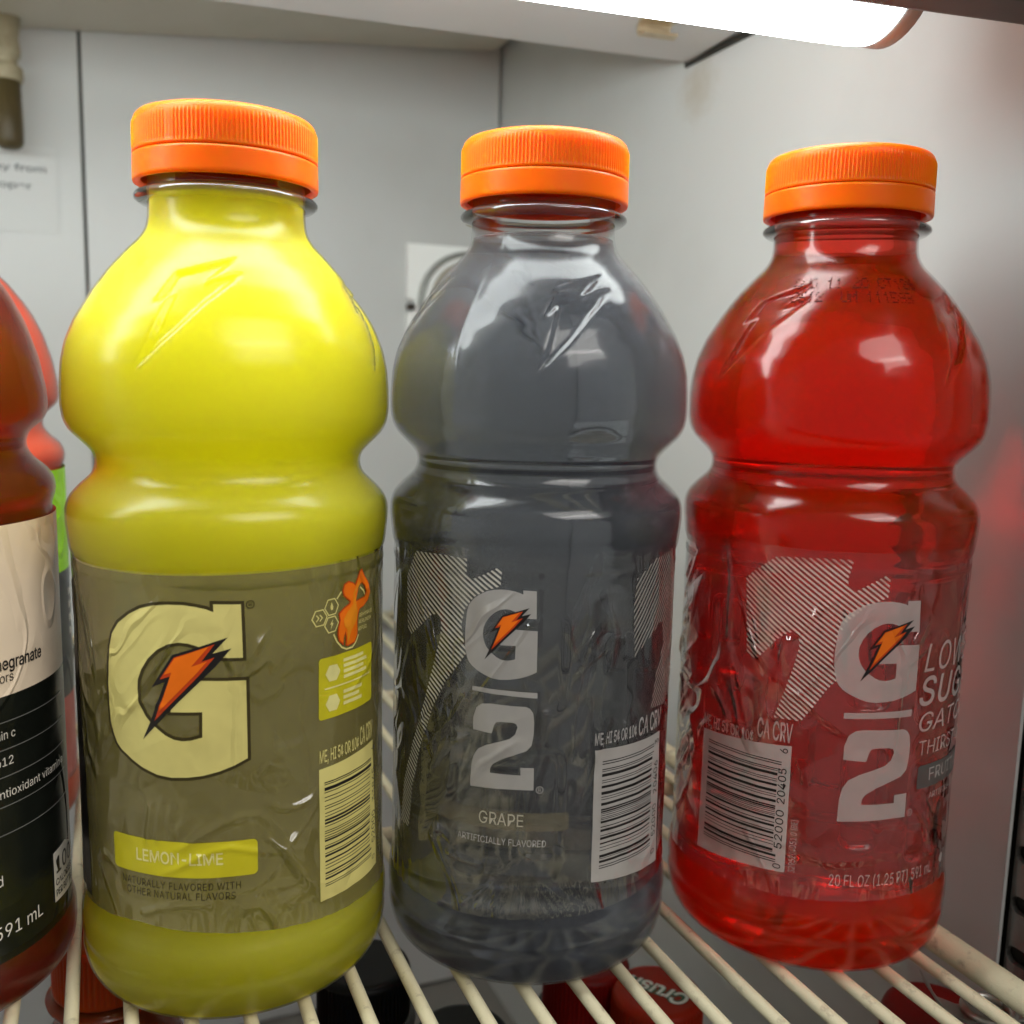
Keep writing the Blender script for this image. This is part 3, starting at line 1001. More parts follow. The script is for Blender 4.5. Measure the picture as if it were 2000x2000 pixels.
TWO = [(-17.68,56.42),(-17.68,59.72),(-16.81,62.34),(-15.23,63.53),(-13.1,63.81),(-9.93,63.73),(-6.24,63.64),(-3.38,63.62),(-2.19,63.08),(-1.37,61.86),(-1.06,59.55),(-1.11,56.3),(-1.6,53.42),(-2.99,51.94),(-5.8,50.9),(-9.42,49.47),(-11.88,47.89),(-12.59,46.75),(-12.64,45.44),(-4.33,45.45),(-4.41,47.5),(-0.8,47.55),(-0.78,41.58),(-6.38,41.58),(-10.73,41.37),(-18.09,41.11),(-17.97,46.7),(-17.4,49.36),(-16.18,51.38),(-13.82,52.76),(-10.12,54.05),(-7.53,54.92),(-6.09,56.13),(-5.45,58.03),(-5.82,58.97),(-6.89,59.26),(-9.89,59.29),(-11.16,59.08),(-11.74,58.28),(-12.35,56.02)]
def remap(poly, src, dst):
    (sx0, sx1, sy0, sy1), (dx0, dx1, dy0, dy1) = src, dst
    return [(dx0 + (x - sx0) / (sx1 - sx0) * (dx1 - dx0), dy0 + (y - sy0) / (sy1 - sy0) * (dy1 - dy0)) for x, y in poly]
GBOX = (-33.35, -2.08, 58.3, 95.61)

def registered(pr, x, z, r, key):
    pr.many(stroke(circle_pts(x, z, r, 16), r * 0.22, True), key, 2)
    pr.text('R', x - r * 0.42, z - r * 0.5, r * 0.85, r * 1.0, key, 2)

def barcode(pr, box, x0, x1, z0, z1, bars, white, digits, dx, dsize, seedless=True, guard=0.8):
    pr.poly(box, white, 0)
    for a, b, g in bars:
        pr.rect(x0, x1 + (guard if g else 0), z0 + (z1 - z0) * a, z0 + (z1 - z0) * b, 'ink_black', 1)
    for body, za, zb in digits:
        pr.text(body, dx, za, zb - za, dsize, 'ink_black', 1, rot=math.pi / 2, cap='0')

def norm_bars(lst, lo, hi):
    """(centre, thickness) measured downwards -> (low, high, guard) fractions measured upwards"""
    out = []
    for i, (c, t) in enumerate(lst):
        g = i < 3 or i > len(lst) - 4
        out.append(((hi - c - t / 2) / (hi - lo), (hi - c + t / 2) / (hi - lo), g))
    return out
Y_BARS = norm_bars([(660,10),(678,8),(720,30),(752,8),(796,8),(828,8),(876,8),(900,8),(940,8),(970,8),(1005,20),(1035,20),(1065,8),(1110,8),(1130,8),(1155,8),(1178,8),(1198,18),(1245,8),(1270,20),(1315,8),(1340,20),(1390,16),(1425,8),(1455,8),(1500,16),(1525,6),(1552,18),(1600,8),(1620,8)], 652, 1625)
R_BARS = norm_bars([(375,8),(398,8),(447,8),(465,6),(500,26),(548,6),(568,6),(607,22),(665,26),(700,6),(722,6),(765,24),(815,14),(835,14),(852,6),(870,6),(890,6),(905,6),(930,20),(975,8),(1008,22),(1055,6),(1082,22),(1130,14),(1165,6),(1195,6),(1248,24),(1270,5),(1300,22),(1340,8),(1362,8)], 370, 1368)
def mirror_bars(b, k):
    return [(lo, hi, g) for lo, hi, g in b]

# ------------------------------------------------ yellow bottle
yb = sports_bottle((0.02807, 0.23655, 0), 'cloudy yellow lemon lime sports drink with olive label and orange cap', M['drink_yellow'], -1.3, 62, 182.4, -42)
ylo, yhi = 20.5, 102.2
def y_top(s):
    return 102.2 + 0.35 * math.sin(s * 0.05)
def y_bot(s):
    return float(np.interp(s, [-60, -46, -27, -14, 16, 46, 60], [22.8, 23.1, 24.6, 23.7, 21.2, 18.6, 18.0]))
def crop_sz(pts):
    return [(-26.86 + (x - 318) * 0.02716, 38.9 - (y - 330) * 0.0275 + 1.3 * (x - 318) / 712) for x, y in pts]
Y_FOLDS = [([(1540, 370), (1470, 220), (1400, 100), (1310, 20), (1180, 5), (1040, 40), (900, 110), (740, 200), (600, 270)], 0.55, 0.75),
           ([(1540, 372), (1400, 350), (1250, 300), (1090, 245), (960, 255), (820, 310), (660, 390), (520, 450)], 0.5, 0.7),
           ([(1540, 375), (1460, 480), (1370, 560), (1250, 615), (1120, 640), (950, 640)], 0.5, 0.7),
           ([(1540, 372), (1580, 470), (1660, 560), (1740, 660)], 0.45, 0.65),
           ([(1540, 368), (1620, 270), (1700, 190), (1800, 60)], 0.5, 0.7),
           ([(1545, 372), (1650, 400), (1760, 440)], 0.35, 0.6),
           ([(1400, -60), (1480, 10), (1600, 40), (1740, 10), (1810, -60)], 0.5, 0.7),
           ([(470, -120), (450, 0), (430, 110), (425, 230)], 0.5, 0.7),
           ([(560, -160), (530, -40), (510, 90), (520, 200)], 0.45, 0.6),
           ([(640, -100), (610, 20), (640, 120), (720, 30), (800, -60)], 0.45, 0.7),
           ([(370, 770), (520, 720), (700, 690), (880, 690), (940, 720)], 0.5, 0.7),
           ([(1360, 640), (1240, 700), (1180, 780), (1160, 850)], 0.45, 0.65),
           ([(1380, 650), (1440, 720), (1400, 800)], 0.45, 0.65),
           ([(1390, 650), (1560, 680), (1700, 660)], 0.45, 0.7),
           ([(300, -900), (420, -960), (560, -930), (640, -880)], 0.4, 0.8),
           ([(1250, -980), (1330, -900), (1440, -930), (1520, -1010)], 0.4, 0.7)]
surf_y = folded(label_surface(21, 102, 3), [(crop_sz(p), h * 0.8, w) for p, h, w in Y_FOLDS])
surf_y = GridSurf(surf_y, 0.5)
def y_band(s, q):
    return 1 if q > 0.988 else 0
lab = label_film('label', surf_y, -112, 112, y_top, y_bot, [M['ink_olive'], M['film']], yb, band=y_band, step=0.5, nz=160)
lab['label'] = 'olive grey wrap label with cream letter and orange bolt'
pr = Print()
pr.poly(offset_poly(G_FILL, 0.68), 'ink_outline', 0)
pr.poly(G_FILL, 'ink_cream', 1)
pr.poly(BOLT_K, 'ink_black', 2)
pr.poly(BOLT_R, 'ink_redor', 3)
pr.poly(BOLT_O, 'ink_orange', 4)
registered(pr, -1.08, 95.3, 0.8, 'ink_outline')
pr.build('logo', surf_y, lab, ds=0.5, dz=0.5)
pr = Print()
pr.poly(rounded_rect(-33.4, -0.3, 36.0, 44.0, 1.0), 'ink_lime', 0)
pr.text('LEMON-LIME', -26.8, 38.9, 19.3, 2.75, 'ink_pale_lime', 1, 0.012)
pr.build('flavour_band', surf_y, lab, ds=0.5, dz=0.5)
pr = Print()
pr.text('NATURALLY FLAVORED WITH', -30.8, 33.2, 26.9, 1.62, 'ink_outline', 1, 0.0, space=1.08)
pr.text('OTHER NATURAL FLAVORS', -29.6, 31.0, 24.6, 1.62, 'ink_outline', 1, 0.0, space=1.08)
pr.build('flavour_text', surf_y, lab, ds=0.5, dz=0.5)
# athlete emblem
pr = Print()
MAN = [(27.56,99.07),(28.68,97.31),(30.72,95.13),(31.4,93.41),(30.31,91.85),(28.33,90.89),(26.54,90.49),(25.87,89.27),(25.54,87.77),(25.54,86.2),(25.55,84.63),(24.59,83.29),(22.5,82.9),(21.93,83.13),(22.07,84.65),(21.52,86.32),(20.97,84.89),(20.83,83.67),(19.78,84.57),(19.4,86.0),(19.53,87.5),(19.92,89.15),(19.67,90.53),(21.11,91.4),(22.93,92.11),(23.37,92.7),(22.5,93.44),(21.25,94.44),(20.85,95.65),(21.25,96.72),(22.5,97.18),(23.96,96.63),(24.89,95.98),(25.36,96.56),(26.18,97.77),(26.86,98.81)]
HOLE = [(26.18,95.63),(27.57,96.15),(28.69,95.25),(29.48,93.81),(28.7,92.79),(26.53,92.64),(25.27,92.51),(25.59,93.61),(26.02,94.69)]
LITE = [(25.85,97.06),(26.69,96.12),(25.53,94.98),(24.57,94.2),(25.21,91.75),(25.7,90.08),(25.38,88.2),(23.37,85.91),(22.21,83.06),(22.07,86.59),(21.11,87.56),(20.84,89.16),(21.93,90.47),(23.96,92.0),(24.11,94.48),(25.04,95.66)]
pr.poly(offset_poly(MAN, 0.28), 'ink_redor', 1, holes=[HOLE])
pr.poly(MAN, 'ink_orange', 2, holes=[offset_poly(HOLE, 0.2)])
pr.poly(LITE, 'ink_amber', 3)
for cx, cz in ((17.45, 92.5), (14.16, 90.55), (17.4, 88.6)):
    pr.many(stroke(circle_pts(cx, cz, 1.95, 6, 0.05), 0.27, True), 'ink_cream', 0)
pr.poly([(17.45, 93.6), (17.05, 92.5), (17.2, 91.9), (17.5, 91.75), (17.8, 91.95), (17.9, 92.5)], 'ink_cream', 0)
pr.many(stroke([(13.35, 91.2), (13.95, 90.55), (13.35, 89.9)], 0.25) + stroke([(14.25, 91.2), (14.85, 90.55), (14.25, 89.9)], 0.25), 'ink_cream', 0)
pr.poly([(17.8, 89.8), (16.95, 88.6), (17.4, 88.6), (17.1, 87.5), (17.95, 88.85), (17.5, 88.85)], 'ink_cream', 0)
pr.many(stroke([(18.03, 86.18), (19.02, 84.35), (20.57, 82.76), (22.07, 82.03), (23.97, 82.06), (25.39, 83.1), (26.28, 84.36)], 0.38), 'ink_cream', 0)
pr.many(stroke([(19.04, 94.07), (20.32, 95.36)], 0.38) + stroke([(27.04, 95.18), (28.31, 94.24), (29.01, 93.21)], 0.38), 'ink_cream', 0)
pr.text('REHYDRATE', 26.5, 88.4, 5.9, 0.85, 'ink_cream', 1, 0.0, 0.25)
pr.text('REPLENISH', 26.3, 86.9, 5.7, 0.85, 'ink_cream', 1, 0.0, 0.25)
pr.text('REFUEL', 26.1, 85.3, 3.7, 0.85, 'ink_cream', 1, 0.0, 0.25)
pr.build('emblem', surf_y, lab)
pr = Print()
pr.poly(rounded_rect(13.95, 32.3, 67.4, 81.4, 0.8), 'ink_lime', 0)
pr.rect(15.5, 31.2, 74.15, 74.5, 'ink_pale_lime', 1)
pr.poly(circle_pts(17.8, 77.6, 2.1, 6), 'ink_pale_lime', 1); pr.poly(circle_pts(17.8, 70.8, 2.1, 6), 'ink_pale_lime', 1)
for k in range(4):
    pr.rect(21.0, 29.5 - 1.3 * (k % 2), 75.6 + 1.25 * k, 76.35 + 1.25 * k, 'ink_pale_lime', 1)
for k in range(3):
    pr.rect(21.0, 27.5 - 1.1 * (k % 2), 69.4 + 1.35 * k, 70.2 + 1.35 * k, 'ink_pale_lime', 1)
pr.build('claim_box', surf_y, lab)
pr = Print()
barcode(pr, [(14.0, 25.2), (36.0, 24.6), (33.6, 57.0), (14.0, 56.2)], 15.4, 31.8, 28.3, 53.0, Y_BARS, 'ink_cream',
        [('0', 27.0, 28.0), ('52000', 31.2, 39.2), ('33865', 41.6, 50.0), ('4', 54.4, 55.4)], 34.8, 1.9)
pr.text('ME, HI 5¢ OR 10¢', 14.1, 57.6, 12.3, 2.9, 'ink_cream', 1, 0.01)
pr.text('CA CRV', 26.9, 57.9, 6.0, 4.4, 'ink_cream', 1, 0.012)
pr.build('barcode', surf_y, lab)
# dark facts panel that wraps round to the left edge
pr = Print()
pr.poly([(-74, 25.5), (-44.2, 24.6), (-45.6, 50), (-47.4, 72), (-49.5, 95), (-74, 95)], 'ink_black', 0)
pr.rect(-50.2, -49.6, 40, 101.5, 'ink_outline', 0)
pr.build('facts_panel', surf_y, lab)

# ------------------------------------------------ clear-film bottles
def clear_label(parent, surf, hatch, hatch2, gdst, tdst, bar, reg, top, bot):
    lab = label_film('label', surf, -112, 112, lambda s: top, bot, [M['film']], parent, step=0.5, nz=160)
    pr = Print()
    pr.hatch(hatch, 'ink_hatch', 1.02, 0.46, math.radians(-36))
    pr.build('hatched_bolt', surf, lab, ds=0.7, dz=0.7)
    if hatch2:
        pr = Print()
        pr.hatch(hatch2, 'ink_hatch_faint', 1.02, 0.42, math.radians(52))
        pr.build('hatched_bolt', surf, lab, ds=0.7, dz=0.7)
    pr = Print()
    pr.poly(remap(G_FILL, GBOX, gdst), 'ink_white', 0)
    pr.poly(remap(BOLT_K, GBOX, gdst), 'ink_black', 2)
    pr.poly(remap(BOLT_R, GBOX, gdst), 'ink_redor', 3)
    pr.poly(remap(BOLT_O, GBOX, gdst), 'ink_orange', 4)
    pr.build('logo', surf, lab)
    pr = Print()
    pr.poly(bar, 'ink_white', 0)
    pr.poly(remap(TWO, (-18.09, -0.78, 41.11, 63.81), tdst), 'ink_white', 0)
    registered(pr, reg[0], reg[1], 0.78, 'ink_white')
    pr.build('numeral', surf, lab, ds=0.5, dz=0.5)
    return lab

gb = sports_bottle((0.10037, 0.22218, 0), 'smoky grey grape sports drink between the yellow and the red bottle', M['drink_grey'], 9.9, -55, 175.6, 160)
rf = np.random.default_rng(8)
G_FOLDS = []
for k in range(13):
    q = -1 + 2 * k / 12
    s0, z0 = -16 + 5.5 * q, 33.5 - 4 * abs(q) + rf.uniform(-1, 1)
    s1, z1 = -16 + 15 * q + rf.uniform(-1, 1), 20.3 + 1.5 * abs(q)
    G_FOLDS.append(([(s0, z0), ((s0 + s1) / 2 - 1.2 * q + rf.uniform(-.6, .6), (z0 + z1) / 2), (s1, z1)][::-1], rf.uniform(0.4, 0.6), rf.uniform(0.5, 0.75)))
G_FOLDS += [([(-44, 62), (-37, 70), (-33, 76)], 0.4, 0.7), ([(-40, 52), (-35, 60), (-29, 62)], 0.45, 0.8), ([(-31, 48), (-26, 56), (-17, 63)], 0.4, 0.7),
            ([(2, 95), (5, 86), (3, 74)], 0.35, 0.8), ([(4, 66), (0, 56), (-4, 46)], 0.4, 0.8), ([(-34, 33), (-27, 31.5), (-21, 32.6)], 0.5, 0.6)]
surf_g = GridSurf(folded(label_surface(20, 105, 11, 0.4), G_FOLDS), 0.5)
HG = [(-46.59,102.47),(-37.39,103.01),(-30.48,102.85),(-30.63,99.29),(-29.3,98.25),(-26.17,99.75),(-22.98,101.57),(-22.18,101.05),(-22.49,97.31),(-25.48,96.28),(-28.79,94.35),(-30.92,91.3),(-31.76,87.58),(-31.25,84.83),(-30.28,81.34),(-32.5,78.14),(-35.84,73.82),(-39.49,66.73),(-43.66,57.06),(-47.13,44.98),(-48.62,34.13),(-53.19,33.99),(-51.69,44.13),(-47.32,55.89),(-42.53,68.06),(-39.67,77.15),(-37.58,83.76),(-37.38,87.88),(-38.21,89.16),(-40.44,88.55),(-44.15,85.33),(-48.61,82.01),(-49.96,82.75),(-50.68,95.72)]
HG2 = [(27.74,103.05),(17.5,102.12),(10.75,98.23),(9.92,91.88),(10.97,79.53),(14.45,82.42),(21.83,86.76),(23.77,80.43),(20.05,74.48),(18.11,65.86),(25.97,65.0),(35.66,69.65),(35.68,86.89)]
lab = clear_label(gb, surf_g, HG, HG2, (-30.75, -13.9, 76.15, 96.74), (-28.6, -13.9, 50.4, 70.46),
                  [(-28.6, 73.0), (-13.6, 72.3), (-13.6, 73.55), (-28.6, 74.0)], (-12.5, 51.0), 105.2, lambda s: 20.0 + 1.2 * math.sin(s * 0.03))
pr = Print()
pr.poly(rounded_rect(-37, -5.5, 41.0, 45.4, 0.8), 'ink_tan', 0)
pr.text('GRAPE', -26.4, 42.0, 10.4, 2.9, 'ink_tan_text', 1, 0.0)
pr.text('ARTIFICIALLY FLAVORED', -31.7, 37.3, 21.0, 1.6, 'ink_white', 1, 0.0)
pr.build('flavour_band', surf_g, lab)
pr = Print()
barcode(pr, [(0.6, 27.3), (25.0, 24.8), (24.2, 58.6), (0.4, 59.4)], 2.6, 20.2, 30.2, 56.4, R_BARS, 'ink_white_solid',
        [('0', 27.6, 28.8), ('52000', 32.2, 40.4), ('20406', 43.2, 51.4), ('3', 55.8, 57.0)], 23.6, 2.1)
pr.text('ME, HI 5¢ OR 10¢', 0.3, 60.5, 12.4, 2.9, 'ink_white', 1, 0.012)
pr.text('CA CRV', 13.4, 60.2, 10.6, 4.5, 'ink_white', 1, 0.012)
pr.text('3295204060 (BE)', 26.9, 28.0, 13.0, 1.4, 'ink_white', 1, rot=math.pi / 2)
pr.build('barcode', surf_g, lab)

rb = sports_bottle((0.17347, 0.20016, 0), 'clear red fruit punch sports drink next to the right wall', M['drink_red'], 36.0, 88, 182.4, -3)
R_FOLDS = []
for k in range(16):
    zc = 34 + 4.2 * k + rf.uniform(-1.5, 1.5); sc_ = -66 + rf.uniform(-6, 4)
    R_FOLDS.append(([(sc_ - 3.5, zc - 3 + rf.uniform(-2, 2)), (sc_, zc + rf.uniform(-1, 1)), (sc_ + 4, zc + 4 + rf.uniform(-2, 2))], rf.uniform(0.35, 0.6), rf.uniform(0.5, 0.8)))
R_FOLDS += [([(-40, 80), (-33, 74), (-25, 68), (-17, 62)], 0.45, 0.9), ([(-44, 72), (-40, 60), (-36, 54)], 0.35, 0.8), ([(-28, 84), (-32, 74), (-29, 64)], 0.35, 0.6),
            ([(-30, 34), (-20, 31), (-8, 32), (6, 34)], 0.4, 0.9), ([(-38, 23.5), (-37, 19.8)], 0.5, 0.8), ([(-30, 24), (-30, 19.8)], 0.5, 0.7), ([(-24, 24), (-25, 19.8)], 0.5, 0.7), ([(4, 46), (10, 38), (18, 34)], 0.4, 0.9)]
surf_r = GridSurf(folded(label_surface(20, 105, 23, 0.4), R_FOLDS), 0.5)
HR = [(-35.69,103.07),(-27.32,103.56),(-18.48,103.75),(-19.57,99.2),(-19.24,97.29),(-17.94,96.28),(-10.89,100.32),(-9.75,99.89),(-10.03,95.16),(-15.22,92.94),(-18.7,89.75),(-20.87,85.69),(-21.64,82.12),(-21.41,78.62),(-20.18,75.63),(-22.46,73.03),(-25.44,68.22),(-27.71,64.73),(-34.14,64.44),(-33.4,66.87),(-31.94,71.33),(-30.2,77.55),(-29.23,82.15),(-29.37,84.35),(-30.73,85.93),(-32.8,84.95),(-34.86,83.05),(-37.37,79.88),(-39.13,77.93),(-41.83,78.03),(-43.08,96.87),(-40.98,99.0)]
lab = clear_label(rb, surf_r, HR, None, (-21.3, -0.8, 70.34, 94.36), (-18.09, -0.78, 41.2, 63.81),
                  [(-18.3, 66.4), (-1.4, 66.6), (-1.4, 68.3), (-18.3, 67.8)], (0.5, 42.6), 105.4, lambda s: 20.0 + 1.3 * math.cos(s * 0.035))
pr = Print()
pr.text('LOWER', 1.3, 77.0, 28.0, 6.7, 'ink_white', 1, 0.0, 0.22, space=1.05)
pr.text('SUGAR', 0.5, 68.8, 32.0, 7.0, 'ink_white', 1, 0.01, 0.22, space=1.05)
pr.text('GATORADE', 1.2, 62.4, 40.0, 4.6, 'ink_white', 1, 0.0, 0.2)
pr.text('THIRST QUENCHER', 1.8, 56.4, 43.0, 3.6, 'ink_white', 1, -0.004, 0.0)
pr.poly(rounded_rect(2.2, 40, 47.9, 53.8, 0.6), 'ink_smoke', 0)
pr.text('FRUIT PUNCH', 6.3, 49.6, 30.0, 3.1, 'ink_white', 1, 0.0)
pr.text('ARTIFICIALLY FLAVORED', 7.0, 44.8, 27.0, 1.5, 'ink_white', 1, 0.0)
pr.text('20 FL OZ (1.25 PT) 591 mL', -18.9, 25.0, 29.8, 2.9, 'ink_white', 1, 0.0)
pr.poly(circle_pts(16.2, 27.0, 1.2, 16), 'ink_white', 1)
pr.build('flavour_text', surf_r, lab)
pr = Print()
barcode(pr, [(-54.2, 24.6), (-29.2, 26.6), (-29.4, 58.2), (-54.4, 56.0)], -52.0, -32.3, 28.6, 54.0, R_BARS, 'ink_white_solid',
        [('0', 27.2, 28.4), ('52000', 32.3, 42.0), ('20405', 43.6, 52.4), ('6', 56.2, 57.4)], -30.2, 1.9)
pr.text('ME, HI 5¢ OR 10¢', -54.4, 57.2, 15.7, 2.9, 'ink_white', 1, 0.012)
pr.text('CA CRV', -37.9, 58.9, 8.5, 4.8, 'ink_white', 1, 0.012)
pr.text('3295204051 0 (BE)', -26.9, 26.9, 13.3, 1.5, 'ink_white', 1, rot=math.pi / 2)
pr.build('barcode', surf_r, lab)
# dot-matrix date on the shoulder (flat dots wrapped on the shell)
DOTS = {'A': '01110 10001 10001 11111 10001', 'U': '10001 10001 10001 10001 01110', 'G': '01110 10000 10011 10001 01110', '1': '00100 01100 00100 00100 00100',
        '2': '01110 10001 00110 01000 11111', '0': '01110 10001 10001 10001 01110', 'C': '01110 10001 10000 10001 01110', 'T': '11111 00100 00100 00100 00100',
        '6': '00110 01000 11110 10001 01110', 'M': '10001 11011 10101 10001 10001', '5': '11111 10000 11110 00001 11110', '9': '01110 10001 01111 00001 01110',
        '3': '11110 00001 01110 00001 11110', ' ': '00000 00000 00000 00000 00000'}
def date_code(parent, lines):
    verts, faces = [], []
    zr = BODY
    sh = zr[(zr[:, 1] > 150)]
    def prof_r(z):
        return float(np.interp(z, sh[:, 1], sh[:, 0]))
    for body, d0, d1, z0, z1 in lines:
        n = len(body)
        for i, ch in enumerate(body):
            rows = DOTS[ch].split()
            for r_, row in enumerate(rows):
                for c_, on in enumerate(row):
                    if on == '1' and random.random() > 0.1:
                        deg = d0 + (d1 - d0) * (i + 0.12 + 0.76 * c_ / 4 ) / n + random.uniform(-.12, .12)
                        z = z1 - (z1 - z0) * r_ / 4 + random.uniform(-.06, .06)
                        base = len(verts)
                        for k in range(8):
                            a = 2 * math.pi * k / 8
                            zz_ = z + 0.18 * math.sin(a)
                            rr = prof_r(zz_) + 0.2
                            t = math.radians(deg) + 0.185 * math.cos(a) / rr
                            verts.append((rr * math.sin(t) * MM, -rr * math.cos(t) * MM, zz_ * MM))
                        faces.append(tuple(range(base, base + 8)))
    return mesh_obj('date_code', verts, faces, M['ink_date'], parent, smooth=False)
date_code(rb, [('AUG 11 20 CT126', -66, -1.0, 164.8, 167.0), ('0612  UM 111593', -64.5, -6.0, 161.5, 163.7)])

# ================================================================ VITAMIN DRINK BOTTLES (left edge)
VPROF = [(0, 3), (18, 2), (26, 0.3), (29, 0), (32.2, 1.4), (33.7, 4.2), (34.2, 8), (34.15, 12), (33.5, 14), (33.0, 16), (32.9, 60), (32.9, 108), (32.4, 110.4), (32.3, 111.3), (33.2, 113), (33.5, 115), (33.3, 117), (32, 119.2), (29.2, 121.6), (27.7, 123.8),
         (27.5, 125.6), (28.2, 127.8), (30.4, 129.7), (32.0, 131.2), (32.5, 133.4), (32.3, 137.5), (31.0, 144.7), (28.7, 152.2), (26.2, 157.5), (23.6, 161.7), (19.5, 167), (16.0, 170.2), (14.6, 172.5), (14.3, 175), (14.3, 196), (12.5, 197)]
VB_ = resample(VPROF, 1.0, 0.8)
def vitamin_bottle(loc, label, drink, rot=0.0):
    t = empty('vitamin_drink_bottle', loc, label, 'drink bottle', 'vitamin drink bottles at the left edge')
    lathe_obj('bottle_body', VB_, 128, M['pet_gloss'], t)
    inn = inset(VB_, 0.45); inn[0] = (0, 3.5)
    keep = inn[(inn[:, 1] < 169) | (np.arange(len(inn)) < 15)]
    liq = np.vstack([keep, [(keep[-1, 0], 169), (0, 169)]])
    lathe_obj('drink', liq, 128, drink, t)
    lathe_obj('neck_ring', [(14.2, 172), (16.8, 172.3), (17.2, 173.2), (16.8, 174.2), (14.2, 174.8)], 64, M['pet_ring'], t)
    lathe_obj('cap', [(15.0, 177.5), (16.0, 177.3), (16.4, 178.2), (16.4, 192), (15.6, 195.6), (13, 197.6), (0, 197.8)], 96, M['cap_pale'], t)
    return t
vb = vitamin_bottle((-0.0438, 0.250, 0), 'dark pomegranate vitamin drink with ivory and black label at the left edge', M['drink_pom'])
surf_v = lambda s, z: 33.25 + 0.08 * mnoise.noise(Vector((s * .1, z * .06, 4.0)))
VR = 33.5
lab = label_film('label', surf_v, -104, 104, lambda s: 109.6, lambda s: 13.2, [M['pom_black'], M['pom_white']], vb, R=VR,
                 band=lambda s, q: 1 if (13.2 + q * 96.4) > 72.3 else 0)
pr = Print()
pr.text('pomegranate', 19.2, 78.6, 17.3, 2.75, 'ink_black', 1, 0.014, cap='h')
pr.text('flavors', 19.8, 75.9, 7.8, 2.1, 'ink_black', 1, 0.0, cap='h')
pr.build('flavour_text', surf_v, lab, R=VR)
pr = Print()
for z in (67.2, 61.1, 55.1, 48.5, 42.2):
    pr.rect(-30, 46.5, z, z + 0.22, 'pom_line', 1)
pr.text('vitamin c', 18.2, 63.5, 9.1, 1.9, 'pom_print', 1, 0.0, cap='h')
pr.text('vitamin b12', 13.2, 57.6, 13.3, 1.9, 'pom_print', 1, 0.0, cap='h')
pr.text('antioxidant vitamin a', 21.4, 50.5, 23.6, 1.9, 'pom_print', 1, -0.002, cap='h')
pr.text('sweetened', 8.5, 31.0, 14.0, 2.4, 'pom_print', 1, 0.0, cap='h')
pr.text('20 fl oz (1.25 pt) 591 mL', -10.2, 18.9, 43.0, 3.0, 'pom_print', 1, 0.0)
pr.build('vitamin_text', surf_v, lab, R=VR)
pr = Print()
pr.poly([(37.6, 18.9), (48.6, 18.2), (48.6, 29.0), (44.0, 31.4), (37.6, 31.0)], 'pom_print', 1)
pr.text('100', 38.6, 25.5, 9.2, 4.0, 'ink_black', 2, 0.01)
pr.text('CALORIES', 38.2, 22.6, 10.0, 1.7, 'ink_black', 2, 0.02)
pr.text('PER BOTTLE', 38.2, 20.0, 10.0, 1.7, 'ink_black', 2, 0.02)
pr.build('calorie_badge', surf_v, lab, R=VR)

vc = vitamin_bottle((-0.0443, 0.335, 0), 'coral drink with acid green label standing behind the pomegranate bottle', M['drink_coral'])
def b_band(s, q):
    z = 13.2 + q * 98.6
    return 0 if z > 79 else (1 if z > 40 else 2)
lab = label_film('label', surf_v, -104, 104, lambda s: 111.5, lambda s: 13.2, [M['back_green'], M['back_dark'], M['back_pink']], vc, R=VR, band=b_band)
pr = Print()
for k, (a, b) in enumerate([(0, 2.2), (0, 1.6), (0, 2.4), (0, 1.8)]):
    z = 71.5 - 4.2 * k
    pr.rect(46.2, 47.0 + b * .4, z, z + 2.3, 'pom_print', 1); pr.rect(46.2 + b, 47.0 + b, z, z + 2.3, 'pom_print', 1)
    pr.rect(46.2, 47.0 + b, z + 1.0, z + 1.5, 'pom_print', 1)
pr.build('side_print', surf_v, lab, R=VR)

# ================================================================ THINGS BELOW THE SHELF
SPROF = [(0, 1), (24, 0.4), (30, 0), (33, 3), (34, 9), (34, 60), (32.5, 75), (33.5, 95), (32, 120), (27, 142), (20, 158), (14.5, 168), (12.8, 174), (12.6, 180)]
def soda(x, y, ztop, label, body_mat, cap_mat, cap_r=14.4, cap_h=17, group='soda bottles on the lower shelf'):
    h = 0.195
    t = empty('soda_bottle', (x, y, ztop - h), label, 'soda bottle', group)
    lathe_obj('bottle_body', resample(SPROF, 2.0, 2.0), 64, body_mat, t)
    lathe_obj('neck_ring', [(12.5, 175), (16.2, 175.4), (16.4, 176.3), (12.5, 177)], 64, body_mat, t)
    z0 = 195 - cap_h
    lathe_obj('cap', resample([(cap_r - 1.2, z0), (cap_r, z0 + .3), (cap_r, 193.2), (cap_r - .6, 194.5), (cap_r - 2, 195), (0, 195)], 0.6), 240, cap_mat, t,
              lambda th, z, r: (0.25 * np.cos(th * 60) if z0 + 1 < z < 193 and r > cap_r - .2 else 0 * th))
    return t
cr = soda(0.1575, 0.2440, -0.050, 'soda bottle with vermilion lettered cap below the grey bottle', M['orange_soda'], M['cap_vermilion'])
a = math.atan2(0.0154, -0.0114)
for mat, bold, dz, nm in (('green', 0.07, 0.1951, 'lettering_edge'), ('mint', 0.02, 0.1953, 'lettering')):
    o = flat_text(nm, 'Crush', 0.0205, 0.0066, M[mat], cr, (0, 0, 0), (0, 0, a), bold, 0.2)
    dx = Vector((math.cos(a), math.sin(a), 0)); dy = Vector((-math.sin(a), math.cos(a), 0))
    o.location = -dx * 0.0102 - dy * 0.0026 + Vector((0, 0, dz))
cb = soda(0.1435, 0.2665, -0.049, 'soda bottle with dark red cap left of the lettered vermilion cap', M['cola'], M['cap_red'], 14.2, 22)
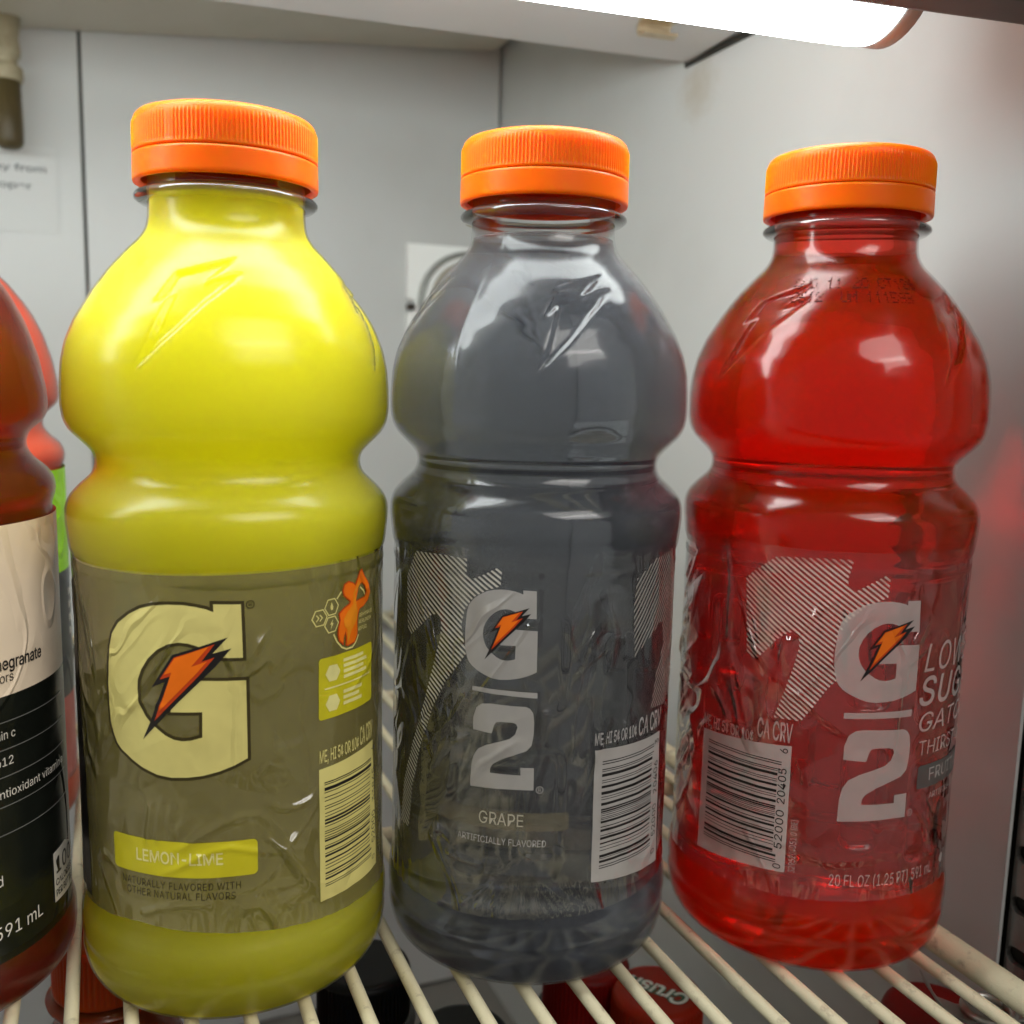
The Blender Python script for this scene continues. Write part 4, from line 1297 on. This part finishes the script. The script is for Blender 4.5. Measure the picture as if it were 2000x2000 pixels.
soda(0.2135, 0.1865, -0.033, 'soda bottle with red cap under the right shelf rail', M['cola'], M['cap_red'])
soda(0.070, 0.2760, -0.040, 'dark cola bottle with black cap under the yellow and grey gap', M['cola'], M['cap_black'])
soda(0.0935, 0.2500, -0.052, 'dark cola bottle with black cap under the grey bottle front', M['cola'], M['cap_black'])
soda(0.032, 0.205, -0.075, 'dark cola bottle with black cap below the front of the shelf', M['cola'], M['cap_black'])
soda(-0.0035, 0.278, -0.013, 'amber soda with rusty orange cap seen left of the yellow base', M['orange_soda'], M['cap_rust'])
soda(-0.030, 0.215, -0.050, 'amber soda bottle low at the front left corner', M['orange_soda'], M['cap_brown'])
soda(0.018, 0.250, -0.058, 'amber soda bottle directly beneath the yellow bottle', M['orange_soda'], M['cap_brown'])
soda(-0.075, 0.262, -0.060, 'amber soda bottle beneath the pomegranate bottle', M['orange_soda'], M['cap_brown'])

# bent metal shelf clip under the right rail
ck = empty('shelf_clip', (0.2, 0.166, -0.013), 'shiny bent metal clip hooked under the right side rail', 'shelf clip')
pts = [(-0.008, 0.006, 0.004), (-0.0075, 0.0045, 0.0015), (-0.0055, 0.002, -0.002), (-0.002, -0.001, -0.003), (0.006, -0.004, -0.003), (0.014, -0.006, -0.003)]
verts, faces = [], []
for i, p in enumerate(pts):
    for sx, sz in ((-0.0035, -0.0004), (0.0035, -0.0004), (0.0035, 0.0004), (-0.0035, 0.0004)):
        verts.append((p[0] + sx * 0.4, p[1] + sx * 0.9, p[2] + sz))
for i in range(len(pts) - 1):
    for k in range(4):
        faces.append((i * 4 + k, i * 4 + (k + 1) % 4, i * 4 + 4 + (k + 1) % 4, i * 4 + 4 + k))
faces += [(0, 1, 2, 3), (20, 23, 22, 21)]
mesh_obj('bracket', verts, faces, M['metal'], ck, smooth=False)
pts = [(0.0045 + 0.0058 * math.cos(t), -0.0035 + 0.0058 * math.sin(t), -0.0018) for t in np.linspace(0, 2 * math.pi, 28)]
tube_obj('loop', pts, 0.0011, M['metal'], ck, 10)
